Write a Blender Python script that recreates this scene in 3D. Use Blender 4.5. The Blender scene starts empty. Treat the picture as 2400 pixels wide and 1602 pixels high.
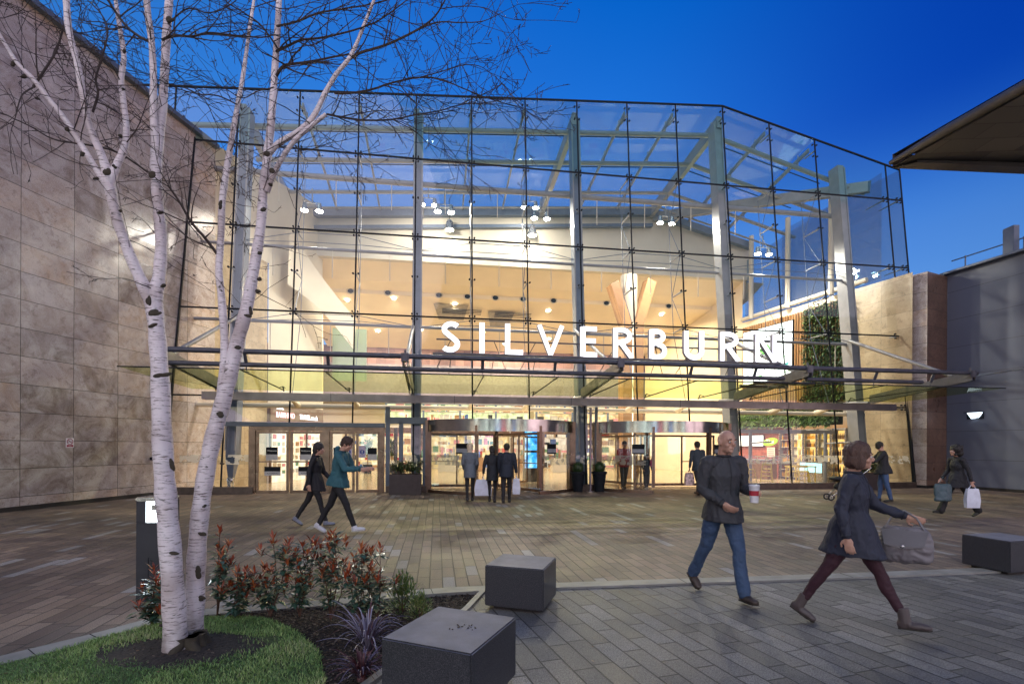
import bpy, bmesh, math, random
from mathutils import Vector, Matrix, noise as mnoise
R=math.radians; PI=math.pi
random.seed(7)
SC=bpy.context.scene; COL=SC.collection
# ---------------------------------------------------------------- camera
cam_d=bpy.data.cameras.new("camera"); cam=bpy.data.objects.new("camera",cam_d); COL.objects.link(cam)
cam.location=(0,0,1.6); cam_d.sensor_width=36; cam_d.lens=1185/2400*36
cam_d.shift_y=243/2400; cam_d.clip_end=2000; cam_d.clip_start=.05
cam.rotation_euler=(Matrix.Rotation(R(90),4,'X')@Matrix.Rotation(R(.25),4,'Z')).to_euler()
SC.camera=cam
# ---------------------------------------------------------------- sky and light
w=bpy.data.worlds.new("World"); SC.world=w; w.use_nodes=True
nt=w.node_tree; bg=nt.nodes['Background']
sky=nt.nodes.new('ShaderNodeTexSky'); sky.sky_type='NISHITA'; sky.sun_disc=False
sky.sun_elevation=R(3); sky.sun_rotation=R(180); sky.altitude=0; sky.air_density=1.3; sky.dust_density=.3; sky.ozone_density=5
tc=nt.nodes.new('ShaderNodeTexCoord'); sx=nt.nodes.new('ShaderNodeSeparateXYZ'); nt.links.new(tc.outputs['Generated'],sx.inputs[0])
def wmix(mode,fac,a,b):
    x=nt.nodes.new('ShaderNodeMix'); x.data_type='RGBA'; x.blend_type=mode
    for v,i in((fac,0),(a,6),(b,7)):
        if hasattr(v,'links'): nt.links.new(v,x.inputs[i])
        else: x.inputs[i].default_value=v if i==0 else (*v,1)
    return x.outputs[2]
def wramp(sock,st):
    x=nt.nodes.new('ShaderNodeValToRGB'); nt.links.new(sock,x.inputs[0]); e=x.color_ramp
    while len(e.elements)<len(st): e.elements.new(.5)
    for el,(p,c) in zip(e.elements,st): el.position=p; el.color=(*c,1)
    return x.outputs[0]
hor=wramp(sx.outputs[2],[(0,(1.9,.95,.78)),(.316,(1.05,.70,.68)),(.52,(.32,.64,.75)),(.66,(.03,.58,.78)),(1,(.02,.35,.6))])        # paler towards the horizon
skc=wmix('MULTIPLY',1.0,sky.outputs[0],hor)
xr=nt.nodes.new('ShaderNodeMapRange'); nt.links.new(sx.outputs[0],xr.inputs[0]); xr.inputs[1].default_value=.15; xr.inputs[2].default_value=.62; xr.interpolation_type='SMOOTHSTEP'
zr_=nt.nodes.new('ShaderNodeMapRange'); nt.links.new(sx.outputs[2],zr_.inputs[0]); zr_.inputs[1].default_value=.32; zr_.inputs[2].default_value=.50; zr_.interpolation_type='SMOOTHSTEP'
mm=nt.nodes.new('ShaderNodeMath'); mm.operation='MULTIPLY'; nt.links.new(xr.outputs[0],mm.inputs[0]); nt.links.new(zr_.outputs[0],mm.inputs[1])
skc=wmix('MIX',mm.outputs[0],skc,wmix('MULTIPLY',1.0,skc,(.12,.36,.72)))
skc=wmix('MULTIPLY',1.0,skc,(.92,1.16,1.55))
xl=nt.nodes.new('ShaderNodeMapRange'); nt.links.new(sx.outputs[0],xl.inputs[0]); xl.inputs[1].default_value=.25; xl.inputs[2].default_value=-.5; xl.interpolation_type='SMOOTHSTEP'
skc=wmix('ADD',xl.outputs[0],skc,(.035,.10,.10))
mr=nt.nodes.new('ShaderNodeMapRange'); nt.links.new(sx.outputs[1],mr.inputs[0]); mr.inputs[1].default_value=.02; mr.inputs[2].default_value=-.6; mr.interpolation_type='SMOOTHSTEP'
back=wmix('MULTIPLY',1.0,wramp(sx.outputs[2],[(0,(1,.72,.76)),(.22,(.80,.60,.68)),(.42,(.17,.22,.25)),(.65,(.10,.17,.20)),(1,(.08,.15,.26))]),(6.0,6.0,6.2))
nz=nt.nodes.new('ShaderNodeTexNoise'); nz.inputs['Scale'].default_value=2.2; nz.inputs['Detail'].default_value=5; mpn=nt.nodes.new('ShaderNodeMapping'); nt.links.new(tc.outputs['Generated'],mpn.inputs[0]); mpn.inputs['Scale'].default_value=(1,1,3.5); nt.links.new(mpn.outputs[0],nz.inputs['Vector'])
skc=wmix('MULTIPLY',1.0,skc,wramp(nz.outputs[0],[(.3,(.90,.95,.97)),(.75,(1.0,1.0,1.0))]))
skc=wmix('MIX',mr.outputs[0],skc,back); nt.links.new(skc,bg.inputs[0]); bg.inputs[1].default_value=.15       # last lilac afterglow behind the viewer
sd=bpy.data.lights.new("sun","SUN"); sun=bpy.data.objects.new("sun",sd); COL.objects.link(sun)
sd.energy=.22; sd.angle=R(40); sd.color=(1,.80,.84); sun.rotation_euler=(R(60),0,R(-14))   # dim afterglow behind the viewer
SC.view_settings.view_transform='Standard'; SC.view_settings.look='None'; SC.view_settings.exposure=1.75; SC.view_settings.gamma=1
try:
    SC.cycles.max_bounces=7; SC.cycles.transparent_max_bounces=24; SC.cycles.glossy_bounces=3; SC.cycles.diffuse_bounces=3
    SC.cycles.sample_clamp_indirect=6; SC.cycles.caustics_reflective=False; SC.cycles.caustics_refractive=False
except Exception: pass
# ---------------------------------------------------------------- frames of reference
A=R(8.44); P0=(-11.11,16.08)
UX=(math.cos(A),math.sin(A)); MX=(-math.sin(A),math.cos(A))
def W(s,q,z=0): return Vector((P0[0]+s*UX[0]+q*MX[0], P0[1]+s*UX[1]+q*MX[1], z))
def pix(u,v,Y):                       # where a measured direction meets depth Y
    a=(u-1200)/1185; b=(1044-v)/1185; c,s=math.cos(R(.25)),math.sin(R(.25))
    return Vector(((a*c-b*s)*Y, Y, 1.6+(b*c+a*s)*Y))
# ---------------------------------------------------------------- object helpers
def tag(o,label=None,cat=None,group=None,kind=None):
    if label: o['label']=label
    if cat: o['category']=cat
    if group: o['group']=group
    if kind: o['kind']=kind
    return o
def thing(name,label,cat,loc=(0,0,0),rz=0,group=None):
    o=bpy.data.objects.new(name,None); COL.objects.link(o); o.location=loc; o.rotation_euler=(0,0,rz); o.empty_display_size=.2
    return tag(o,label,cat,group)
def copy_tree(o,parent=None):
    c=o.copy(); COL.objects.link(c); c.parent=parent
    for ch in list(o.children): copy_tree(ch,c)
    return c
class MB:
    def __init__(s): s.v=[]; s.f=[]; s.uv={}; s.mi=[]; s.m=0; s.xf=None
    def add(s,vs,fs,uvs=None):
        b=len(s.v)
        for p in vs:
            p=Vector(p)
            s.v.append(tuple(s.xf@p) if s.xf else tuple(p))
        for i,f in enumerate(fs):
            if uvs: s.uv[len(s.f)]=uvs[i]
            s.f.append([b+k for k in f]); s.mi.append(s.m)
        return s
    def box(s,c,d,rot=None):
        x,y,z=d[0]/2,d[1]/2,d[2]/2
        vs=[Vector((i*x,j*y,k*z)) for i in(-1,1) for j in(-1,1) for k in(-1,1)]
        if rot is not None: vs=[rot@p for p in vs]
        c=Vector(c); vs=[p+c for p in vs]
        return s.add(vs,[(0,1,3,2),(4,6,7,5),(0,4,5,1),(2,3,7,6),(0,2,6,4),(1,5,7,3)])
    def bx(s,x0,x1,y0,y1,z0,z1): return s.box(((x0+x1)/2,(y0+y1)/2,(z0+z1)/2),(x1-x0,y1-y0,z1-z0))
    def beam(s,p0,p1,w,h,up=(0,0,1)):
        p0,p1=Vector(p0),Vector(p1); d=(p1-p0); L=d.length; d.normalize(); up=Vector(up)
        x=d.cross(up)
        if x.length<1e-4: x=Vector((1,0,0))
        x.normalize(); u=x.cross(d)
        vs=[p+x*a*w/2+u*b*h/2 for p in(p0,p1) for a in(-1,1) for b in(-1,1)]
        return s.add(vs,[(0,1,3,2),(4,6,7,5),(0,4,5,1),(2,3,7,6),(0,2,6,4),(1,5,7,3)])
    def tube(s,pts,rs,n=8,cap=True):
        pts=[Vector(p) for p in pts]
        if not isinstance(rs,(list,tuple)): rs=[rs]*len(pts)
        b=len(s.v); prev=None; vs=[]
        for i,p in enumerate(pts):
            d=(pts[min(i+1,len(pts)-1)]-pts[max(i-1,0)])
            if d.length<1e-9: d=Vector((0,0,1))
            d.normalize()
            if prev is None:
                x=d.cross(Vector((0,0,1)) if abs(d.z)<.9 else Vector((1,0,0)))
            else:
                x=prev-d*prev.dot(d)
            x.normalize(); prev=x; y=d.cross(x)
            for k in range(n):
                a=2*PI*k/n; vs.append(p+(x*math.cos(a)+y*math.sin(a))*rs[i])
        fs=[]
        for i in range(len(pts)-1):
            for k in range(n): fs.append((i*n+k,i*n+(k+1)%n,(i+1)*n+(k+1)%n,(i+1)*n+k))
        if cap: fs.append(tuple(range(n-1,-1,-1))); fs.append(tuple((len(pts)-1)*n+k for k in range(n)))
        return s.add(vs,fs)
    def lathe(s,c,prof,n=24,cap=True):
        vs=[(c[0]+r*math.cos(2*PI*k/n),c[1]+r*math.sin(2*PI*k/n),c[2]+z) for r,z in prof for k in range(n)]
        fs=[(i*n+k,i*n+(k+1)%n,(i+1)*n+(k+1)%n,(i+1)*n+k) for i in range(len(prof)-1) for k in range(n)]
        if cap: fs.append(tuple(range(n-1,-1,-1))); fs.append(tuple((len(prof)-1)*n+k for k in range(n)))
        return s.add(vs,fs)
    def quad(s,a,b,c,d,uv=None): return s.add([a,b,c,d],[(0,1,2,3)],[uv] if uv else None)
    def prism(s,poly,z0,z1):
        n=len(poly); vs=[(p[0],p[1],z0) for p in poly]+[(p[0],p[1],z1) for p in poly]
        return s.add(vs,[tuple(range(n-1,-1,-1)),tuple(range(n,2*n))]+[(i,(i+1)%n,n+(i+1)%n,n+i) for i in range(n)])
    def slab(s,poly,d):                # polygon (3D points) given thickness vector d
        n=len(poly); d=Vector(d); vs=[Vector(p) for p in poly]+[Vector(p)+d for p in poly]
        return s.add(vs,[tuple(range(n-1,-1,-1)),tuple(range(n,2*n))]+[(i,(i+1)%n,n+(i+1)%n,n+i) for i in range(n)])
    def ball(s,c,r,seg=10,rot=None):
        if not isinstance(r,(tuple,list)): r=(r,r,r)
        vs=[];fs=[];h=max(4,seg//2+1)
        for i in range(1,h):
            t=PI*i/h
            for k in range(seg):
                a=2*PI*k/seg; vs.append(Vector((r[0]*math.sin(t)*math.cos(a),r[1]*math.sin(t)*math.sin(a),r[2]*math.cos(t))))
        n=len(vs); vs+=[Vector((0,0,r[2])),Vector((0,0,-r[2]))]
        if rot is not None: vs=[rot@v for v in vs]
        c=Vector(c); vs=[v+c for v in vs]
        for i in range(h-2):
            for k in range(seg): fs.append((i*seg+k,(i+1)*seg+k,(i+1)*seg+(k+1)%seg,i*seg+(k+1)%seg))
        for k in range(seg): fs.append((n,k,(k+1)%seg)); fs.append((n+1,(h-2)*seg+(k+1)%seg,(h-2)*seg+k))
        return s.add(vs,fs)
    def build(s,name,mats,parent=None,smooth=False,bevel=0,label=None):
        me=bpy.data.meshes.new(name); me.from_pydata(s.v,[],s.f)
        mats=mats if isinstance(mats,(list,tuple)) else [mats]
        for m in mats: me.materials.append(m)
        if len(mats)>1: me.polygons.foreach_set('material_index',s.mi)
        if s.uv:
            l=me.uv_layers.new(name='UVMap')
            for fi,uv in s.uv.items():
                for k,li in enumerate(me.polygons[fi].loop_indices): l.data[li].uv=uv[k]
        bm=bmesh.new(); bm.from_mesh(me); bmesh.ops.recalc_face_normals(bm,faces=bm.faces)
        if bevel: bmesh.ops.bevel(bm,geom=[e for e in bm.edges if len(e.link_faces)==2 and e.calc_face_angle(0)>.5],offset=bevel,segments=2,affect='EDGES',clamp_overlap=True)
        bm.to_mesh(me); bm.free()
        if smooth:
            me.polygons.foreach_set('use_smooth',[True]*len(me.polygons))
            try: me.set_sharp_from_angle(angle=R(50))
            except Exception: pass
        me.update()
        o=bpy.data.objects.new(name,me); COL.objects.link(o); o.parent=parent
        if label: o['label']=label
        return o
# ---------------------------------------------------------------- material helpers
class NT:
    def __init__(s,name):
        s.m=bpy.data.materials.new(name); s.m.use_nodes=True; s.t=s.m.node_tree; s.b=s.t.nodes['Principled BSDF']; s.out=s.t.nodes['Material Output']
    def n(s,t,**k):
        x=s.t.nodes.new('ShaderNode'+t)
        for a,b in k.items(): setattr(x,a,b)
        return x
    def l(s,a,b): s.t.links.new(a,b)
    def put(s,v,sock):
        if hasattr(v,'is_linked') or hasattr(v,'links'): s.l(v,sock)
        else: sock.default_value=v
    def math(s,op,a,b=None,c=None):
        x=s.n('Math',operation=op); s.put(a,x.inputs[0])
        if b is not None: s.put(b,x.inputs[1])
        if c is not None: s.put(c,x.inputs[2])
        return x.outputs[0]
    def mix(s,f,a,b,mode='MIX'):
        x=s.n('Mix',data_type='RGBA',blend_type=mode); s.put(f,x.inputs[0])
        for v,i in((a,6),(b,7)):
            if isinstance(v,(tuple,list)): x.inputs[i].default_value=(*v[:3],1)
            else: s.l(v,x.inputs[i])
        return x.outputs[2]
    def noise(s,vec,scale,detail=5,rough=.55,out=0,dist=0):
        x=s.n('TexNoise'); x.inputs['Scale'].default_value=scale; x.inputs['Detail'].default_value=detail; x.inputs['Roughness'].default_value=rough; x.inputs['Distortion'].default_value=dist
        if vec is not None: s.l(vec,x.inputs['Vector'])
        return x.outputs[out]
    def ramp(s,f,st,interp='LINEAR'):
        x=s.n('ValToRGB'); s.l(f,x.inputs[0]); e=x.color_ramp; e.interpolation=interp
        while len(e.elements)<len(st): e.elements.new(.5)
        for el,(p,c) in zip(e.elements,st): el.position=p; el.color=(*c[:3],1)
        return x.outputs[0]
    def bump(s,h,strength=.3,dist=.01,normal=None):
        x=s.n('Bump'); x.inputs['Strength'].default_value=strength; x.inputs['Distance'].default_value=dist; s.l(h,x.inputs['Height'])
        if normal is not None: s.l(normal,x.inputs['Normal'])
        return x.outputs[0]
    def coord(s,k='Object'): return s.n('TexCoord').outputs[k]
    def set(s,**k):
        for a,v in k.items():
            a={'color':'Base Color','rough':'Roughness','metal':'Metallic','normal':'Normal','emit':'Emission Color','estr':'Emission Strength','spec':'Specular IOR Level','coat':'Coat Weight','trans':'Transmission Weight','sub':'Subsurface Weight','sheen':'Sheen Weight','alpha':'Alpha'}.get(a,a)
            i=s.b.inputs[a]
            if isinstance(v,(tuple,list)): i.default_value=(*v[:3],1)
            else: s.put(v,i)
        return s.m
def pmat(name,col,rough=.5,metal=0,var=.12,scale=6,bump=.1,bscale=60,**k):
    n=NT(name); c=n.coord()
    a=n.noise(c,scale,6); col2=tuple(x*(1-var*1.6) for x in col); col1=tuple(min(1,x*(1+var)) for x in col)
    base=n.ramp(a,[(.3,col2),(.7,col1)])
    r=n.math('ADD',n.math('MULTIPLY',n.noise(c,scale*2.3,4),.25),rough-.12)
    n.set(color=base,rough=r,metal=metal)
    if bump: n.set(normal=n.bump(n.noise(c,bscale,4),bump,.004))
    return n.set(**k)
def emat(name,col,st):
    n=NT(name); return n.set(color=tuple(x*.5 for x in col),emit=col,estr=st,rough=.6)
def plank(name,L,Wd,joint,stops,coord='UV',rot=0,stagger=True,rough=.5,accent=None,speck=.25,jcol=(.03,.028,.025),jd=.6,off=(0,0),stain=.3,bump=.35,spec=None,veins=None):
    n=NT(name); c=n.coord(coord); mp=n.n('Mapping'); n.l(c,mp.inputs[0]); mp.inputs['Rotation'].default_value=(0,0,rot); mp.inputs['Location'].default_value=(off[0],off[1],0)
    sp=n.n('SeparateXYZ'); n.l(mp.outputs[0],sp.inputs[0]); x,y=sp.outputs[0],sp.outputs[1]
    yr=n.math('DIVIDE',y,Wd); row=n.math('FLOOR',yr); fy=n.math('FRACT',yr)
    if stagger:
        wn=n.n('TexWhiteNoise',noise_dimensions='1D'); n.l(row,wn.inputs['W']); xs=n.math('ADD',n.math('DIVIDE',x,L),n.math('MULTIPLY',wn.outputs[0],7.3))
    else: xs=n.math('DIVIDE',x,L)
    colx=n.math('FLOOR',xs); fx=n.math('FRACT',xs)
    cb=n.n('CombineXYZ'); n.l(colx,cb.inputs[0]); n.l(row,cb.inputs[1])
    rnd=n.n('TexWhiteNoise',noise_dimensions='2D'); n.l(cb.outputs[0],rnd.inputs[0])
    dx=n.math('MULTIPLY',n.math('MINIMUM',fx,n.math('SUBTRACT',1,fx)),L); dy=n.math('MULTIPLY',n.math('MINIMUM',fy,n.math('SUBTRACT',1,fy)),Wd)
    d=n.math('MINIMUM',dx,dy)
    jm=n.n('MapRange'); n.l(d,jm.inputs[0]); jm.inputs[1].default_value=joint*.4; jm.inputs[2].default_value=joint; 
    base=n.ramp(rnd.outputs[0],stops,'CONSTANT' if accent else 'LINEAR')
    o=n.n('VectorMath',operation='ADD'); n.l(mp.outputs[0],o.inputs[0]); s3=n.n('VectorMath',operation='SCALE'); n.l(rnd.outputs[1],s3.inputs[0]); s3.inputs[3].default_value=9; n.l(s3.outputs[0],o.inputs[1])
    pv=o.outputs[0]
    if veins:
        vn=n.noise(pv,veins[0],9,.68,dist=1.2); base=n.mix(n.ramp(vn,[(.36,(0,0,0)),(.62,(1,1,1))]),base,n.mix(.75,base,veins[1]))
        v2=n.noise(pv,veins[0]*4.5,7,.75,dist=.5); base=n.mix(n.ramp(v2,[(.52,(0,0,0)),(.66,(.55,.55,.55))]),base,veins[2])
    sk=n.noise(c,140,3,.7); base=n.mix(speck,base,n.ramp(sk,[(.35,(.0,.0,.0)),(.65,(1,1,1))]),'OVERLAY')
    st=n.noise(c,.55,7,.62); base=n.mix(stain,base,n.ramp(st,[(.35,(.25,.25,.25)),(.65,(.72,.72,.72))]),'OVERLAY')
    base=n.mix(n.math('MULTIPLY',n.math('SUBTRACT',1,jm.outputs[0]),jd),base,jcol)
    if stagger:
        for sc_,th_,cc_ in((2.3,.028,(.05,.045,.045)),(3.7,.020,(.36,.34,.33))):
            vo=n.n('TexVoronoi'); vo.inputs['Scale'].default_value=sc_; n.l(c,vo.inputs['Vector']); base=n.mix(n.math('MULTIPLY',n.math('LESS_THAN',vo.outputs[0],th_*sc_/2.3),.6),base,cc_)
        b2=n.noise(c,.23,5,.6,dist=1.5); base=n.mix(.45,base,n.ramp(b2,[(.38,(.22,.23,.27)),(.6,(.62,.61,.58))]),'OVERLAY')
    rr=n.math('ADD',n.math('MULTIPLY',n.noise(c,2.2,6),.35),rough-.17)
    rr=n.math('ADD',rr,n.math('MULTIPLY',rnd.outputs[0],.1))
    n.set(color=base,rough=rr)
    hb=n.math('ADD',jm.outputs[0],n.math('MULTIPLY',sk,.35)); hb=n.math('ADD',hb,n.math('MULTIPLY',rnd.outputs[0],.5))
    n.set(normal=n.bump(hb,bump,.006))
    if spec is not None: n.set(spec=spec)
    return n.m
def glassmat(name,tint,refl=1.0,frost=0,ior=1.5,fac_add=.02,rough=0.0):
    n=NT(name); n.t.nodes.remove(n.b)
    tr=n.n('BsdfTransparent'); tr.inputs[0].default_value=(*tint,1)
    gl=n.n('BsdfGlossy'); gl.inputs[0].default_value=(.9,.95,1,1); gl.inputs['Roughness'].default_value=rough
    fr=n.n('LayerWeight'); fr.inputs[0].default_value=.5
    f=n.math('ADD',n.math('MULTIPLY',n.math('POWER',fr.outputs[1],4.5),refl*.9),fac_add+.035)
    wob=n.bump(n.noise(n.coord(),1.3,2),.05,.02); n.l(wob,gl.inputs['Normal'])
    mx=n.n('MixShader'); n.l(f,mx.inputs[0]); n.l(tr.outputs[0],mx.inputs[1]); n.l(gl.outputs[0],mx.inputs[2]); last=mx.outputs[0]
    if frost:
        df=n.n('BsdfTranslucent'); df.inputs[0].default_value=(.75,.78,.78,1); d2=n.n('BsdfDiffuse'); d2.inputs[0].default_value=(.6,.62,.62,1); m1=n.n('MixShader'); n.l(df.outputs[0],m1.inputs[1]); n.l(d2.outputs[0],m1.inputs[2])
        m2=n.n('MixShader')
        if frost<0:
            nz=n.noise(n.coord(),4.5,3,.5); k=n.ramp(nz,[(.5,(0,0,0)),(.52,(1,1,1))],'LINEAR'); n.l(n.math('MULTIPLY',k,-frost),m2.inputs[0])
        else: m2.inputs[0].default_value=frost
        n.l(last,m2.inputs[1]); n.l(m1.outputs[0],m2.inputs[2]); last=m2.outputs[0]
    n.l(last,n.out.inputs[0]); return n.m
M={}
GV=[(2.2),(.60,.50,.40),(.10,.075,.06)]
M['stone']=plank('granite cladding',1.25,.675,.009,[(0,(.20,.155,.125)),(.35,(.29,.235,.20)),(.65,(.37,.31,.275)),(1,(.46,.34,.25))],stagger=False,rough=.17,speck=.75,jd=.97,off=(0,.35),stain=.12,bump=.10,spec=.5,veins=(1.3,(.54,.50,.48),(.15,.105,.085)))
M['stone_warm']=plank('tan granite cladding',1.25,.675,.006,[(0,(.24,.175,.095)),(.5,(.32,.24,.14)),(1,(.40,.31,.19))],stagger=False,rough=.32,speck=.3,jd=.85,off=(0,.35),stain=.45,bump=.1,spec=.6,veins=(1.2,(.42,.34,.22),(.12,.085,.045)))
M['stone_red']=plank('reddish granite cladding',1.4,.675,.009,[(0,(.12,.07,.05)),(1,(.19,.115,.085))],stagger=False,rough=.3,speck=.6,off=(0,.35),stain=.6,bump=.1,jd=.95,veins=(1.5,(.24,.15,.11),(.05,.025,.02)))
M['plaza']=plank('brown block paving',.48,.15,.0085,[(0,(.135,.095,.078)),(.22,(.17,.12,.095)),(.45,(.205,.147,.115)),(.66,(.155,.115,.095)),(.80,(.235,.172,.135)),(.95,(.30,.275,.265))],coord='Object',stagger=True,rough=.54,accent=True,speck=.6,stain=.7,jd=.92,bump=.8)
M['fore']=plank('grey block paving',.46,.172,.009,[(0,(.125,.118,.112)),(.25,(.165,.155,.147)),(.5,(.20,.19,.18)),(.7,(.145,.137,.13)),(.87,(.225,.212,.20))],coord='Object',stagger=True,rough=.58,accent=True,speck=.7,stain=.75,jd=.92,bump=.8)
M['kerb']=pmat('kerb granite',(.25,.245,.235),.55,var=.2,scale=3,bump=.3,bscale=90)
M['brickred']=plank('red brick',.22,.075,.006,[(0,(.25,.05,.03)),(1,(.42,.10,.06))],coord='UV',rough=.7,jcol=(.45,.35,.28),stain=.2)
M['brickdark']=plank('purple brick band',.6,.18,.01,[(0,(.16,.09,.09)),(1,(.26,.15,.14))],coord='Object',rough=.7,stain=.2)
M['white']=pmat('white plaster',(.56,.51,.42),.75,var=.04,scale=1,bump=.04)
M['cream']=pmat('cream plaster',(.80,.68,.50),.8,var=.04,scale=.6,bump=.03)
M['creamfl']=pmat('polished cream floor',(.44,.34,.20),.16,var=.1,scale=2,bump=0)
M['steel']=pmat('painted grey steel',(.23,.235,.25),.38,var=.08,scale=3,bump=.03)
M['steel_blue']=pmat('blue grey painted steel',(.10,.13,.19),.4,var=.1,scale=3,bump=.04)
M['dark_tube']=pmat('dark canopy steel',(.055,.062,.085),.38,var=.25,scale=5,bump=.06)
M['gutter']=pmat('brushed gutter steel',(.22,.19,.22),.32,metal=.75,var=.15,scale=2,bump=.05)
M['bronze']=pmat('bronze door frame',(.20,.135,.10),.3,metal=.8,var=.2,scale=3,bump=.03)
M['brushed']=pmat('polished drum steel',(.42,.40,.38),.16,metal=1,var=.15,scale=2,bump=.02)
M['chrome']=pmat('stainless fitting',(.45,.45,.46),.25,metal=.9,var=.1)
M['seal']=pmat('black glazing seal',(.008,.011,.016),.55,var=.2,spec=.15)
M['glass']=glassmat('clear facade glass',(.92,.95,.93),refl=1.0,fac_add=.015)
M['glass_top']=glassmat('blue tinted glass',(.64,.87,.88),refl=.8,fac_add=.005)
M['glass_can']=glassmat('green canopy glass',(.88,.92,.70),refl=.05,fac_add=-.025,rough=.06)
M['glass_door']=glassmat('door glass',(.92,.93,.90),refl=1.2,fac_add=.03)
M['frost']=glassmat('frosted glass band',(.85,.88,.88),refl=.6,frost=-.62)
M['roofglass']=glassmat('roof glass',(.90,.94,.94),refl=.6,frost=.20)
M['greenglass']=glassmat('green glass',(.35,.55,.38),refl=1,frost=.35)
M['sideglass']=glassmat('blue grey side glass',(.42,.58,.68),refl=1,frost=.12)
# ================================================================ GROUND
def struct(name,mb,m,**k): o=mb.build(name,m,**k); o['kind']='structure'; return o
gm=pmat('distant asphalt',(.05,.05,.052),.8)
b=MB(); b.quad((-600,-600,-.03),(600,-600,-.03),(600,600,-.03),(-600,600,-.03)); struct('ground',b,gm)
KERB=[(-6.2,.6),(-5.1,1.9),(-4.35,2.95),(-3.79,3.78),(-3.5,4.2),(-3.22,4.66),(-2.75,4.93),(-1.83,5.19),(-.89,5.58),(.53,5.85),(3.14,6.20),(6.24,6.67),(14,7.9),(22,9.3)]
def offs(pl,d):
    o=[]
    for i,p in enumerate(pl):
        a=Vector(pl[max(0,i-1)]); c=Vector(pl[min(len(pl)-1,i+1)]); t=(c-a).normalized(); o.append((p[0]+t.y*d,p[1]-t.x*d))
    return o
def dens(pl,n=5):
    o=[]
    for i in range(len(pl)-1):
        p0=Vector(pl[max(0,i-1)]);p1=Vector(pl[i]);p2=Vector(pl[i+1]);p3=Vector(pl[min(len(pl)-1,i+2)])
        for k in range(n):
            t=k/n; v=.5*((2*p1)+(-p0+p2)*t+(2*p0-5*p1+4*p2-p3)*t*t+(-p0+3*p1-3*p2+p3)*t**3); o.append((v.x,v.y))
    o.append(tuple(pl[-1])); return o
KD=dens(KERB)
# main plaza, in facade axes so that its courses run square to the glass front
pl=thing; b=MB()
def flocal(p): 
    d=Vector(p)-Vector(P0); return (d.x*UX[0]+d.y*UX[1], d.x*MX[0]+d.y*MX[1])
edge=[flocal(p) for p in KD]
n=len(edge)
vs=[(x,y,0) for x,y in edge]+[(x+ (0),2.2,0) for x,y in edge]
vs=[(x,y,0) for x,y in edge]
top=[(-25+i*(60/(n-1)),.35,0) for i in range(n)]
b.add(vs+top,[(i,i+1,n+i+1,n+i) for i in range(n-1)])
b.add([(*flocal((-30,-20)),0),(*flocal(KD[0]),0),(-25,.35,0),(-60,.35,0)],[(0,1,2,3)])
plaza=struct('plaza_paving',b,M['plaza']); plaza.location=(P0[0],P0[1],0); plaza.rotation_euler=(0,0,A)
M['plaza'].node_tree.nodes['Mapping'].inputs['Rotation'].default_value=(0,0,R(90))
# kerb band
b=MB(); K1=KD; K2=offs(KD,.20); L=0; seg=[]
acc=0; 
for i in range(len(K1)-1):
    b.add([(*K1[i],.022),(*K1[i+1],.022),(*K2[i+1],.022),(*K2[i],.022),(*K1[i],-.02),(*K1[i+1],-.02),(*K2[i+1],-.02),(*K2[i],-.02)],[(0,1,2,3),(0,4,5,1),(3,2,6,7)])
struct('kerb',b,M['kerb'])
b=MB(); K0=offs(KD,-.012)
j=0
for i in range(2,len(K1)-1):                         # thin open joints across the kerb
    if i%4==0:
        p,q=Vector(K1[i]),Vector(K2[i]); d=(q-p).normalized(); b.beam((*p,.0235),(*q,.0235),.006,.002)
struct('kerb_joints',b,pmat('joint shadow gap',(.02,.02,.02),.9))
b=MB(); D0=offs(KD,-.05); D1=offs(KD,-.022)
for i in range(30,len(K1)-1): b.add([(*D0[i],.004),(*D0[i+1],.004),(*D1[i+1],.004),(*D1[i],.004)],[(0,1,2,3)])
struct('drain_slot',b,pmat('drain slot steel',(.015,.015,.016),.6))
# foreground paving
BD=[(-.30,5.58),(-.43,4.95),(-.62,4.35),(-.98,3.3),(-1.5,2.0),(-2.3,.3),(-3.5,-2)]
K2f=[p for p in K2 if p[0]>-.35]
b=MB(); poly=[(*p,-.002) for p in BD[::-1]]+[(*p,-.002) for p in K2f]+[(40,12,-.002),(40,-30,-.002),(-5,-30,-.002)]
b.add(poly,[tuple(range(len(poly)))])
fo=struct('foreground_paving',b,M['fore']); M['fore'].node_tree.nodes['Mapping'].inputs['Rotation'].default_value=(0,0,R(-108.2))
b=MB(); 
for i in range(len(BD)-1):
    p,q=Vector(BD[i]),Vector(BD[i+1]); b.beam((*p,.0),(*q,.0),.06,.05)
struct('bed_edging',b,M['kerb'])
# planting bed soil
mu=NT('bark mulch soil'); c=mu.coord(); v=mu.n('TexVoronoi'); v.inputs['Scale'].default_value=55; mu.l(c,v.inputs['Vector'])
mu.set(color=mu.ramp(mu.noise(c,38,6,.7),[(.3,(.010,.007,.006)),(.55,(.035,.024,.018)),(.75,(.085,.06,.045))]),rough=.9,normal=mu.bump(mu.math('ADD',v.outputs[0],mu.noise(c,25,5)),.9,.03))
M['mulch']=mu.m
bedp=[p for p in offs(KD,.2) if p[0]<-.3]+BD
xs=[p[0] for p in bedp]; ys=[p[1] for p in bedp]
def inside(p,poly):
    x,y=p; r=False; j=len(poly)-1
    for i in range(len(poly)):
        xi,yi=poly[i]; xj,yj=poly[j]
        if (yi>y)!=(yj>y) and x<(xj-xi)*(y-yi)/(yj-yi)+xi: r=not r
        j=i
    return r
TREE=(-2.52,3.88)
def bedz(x,y):
    d=math.hypot(x-TREE[0],(y-TREE[1])); m=.035*math.exp(-(d/1.3)**2)
    return -.012+m+.010*mnoise.noise((x*3,y*3,0))+.045*math.exp(-(d/.28)**2)
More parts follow.
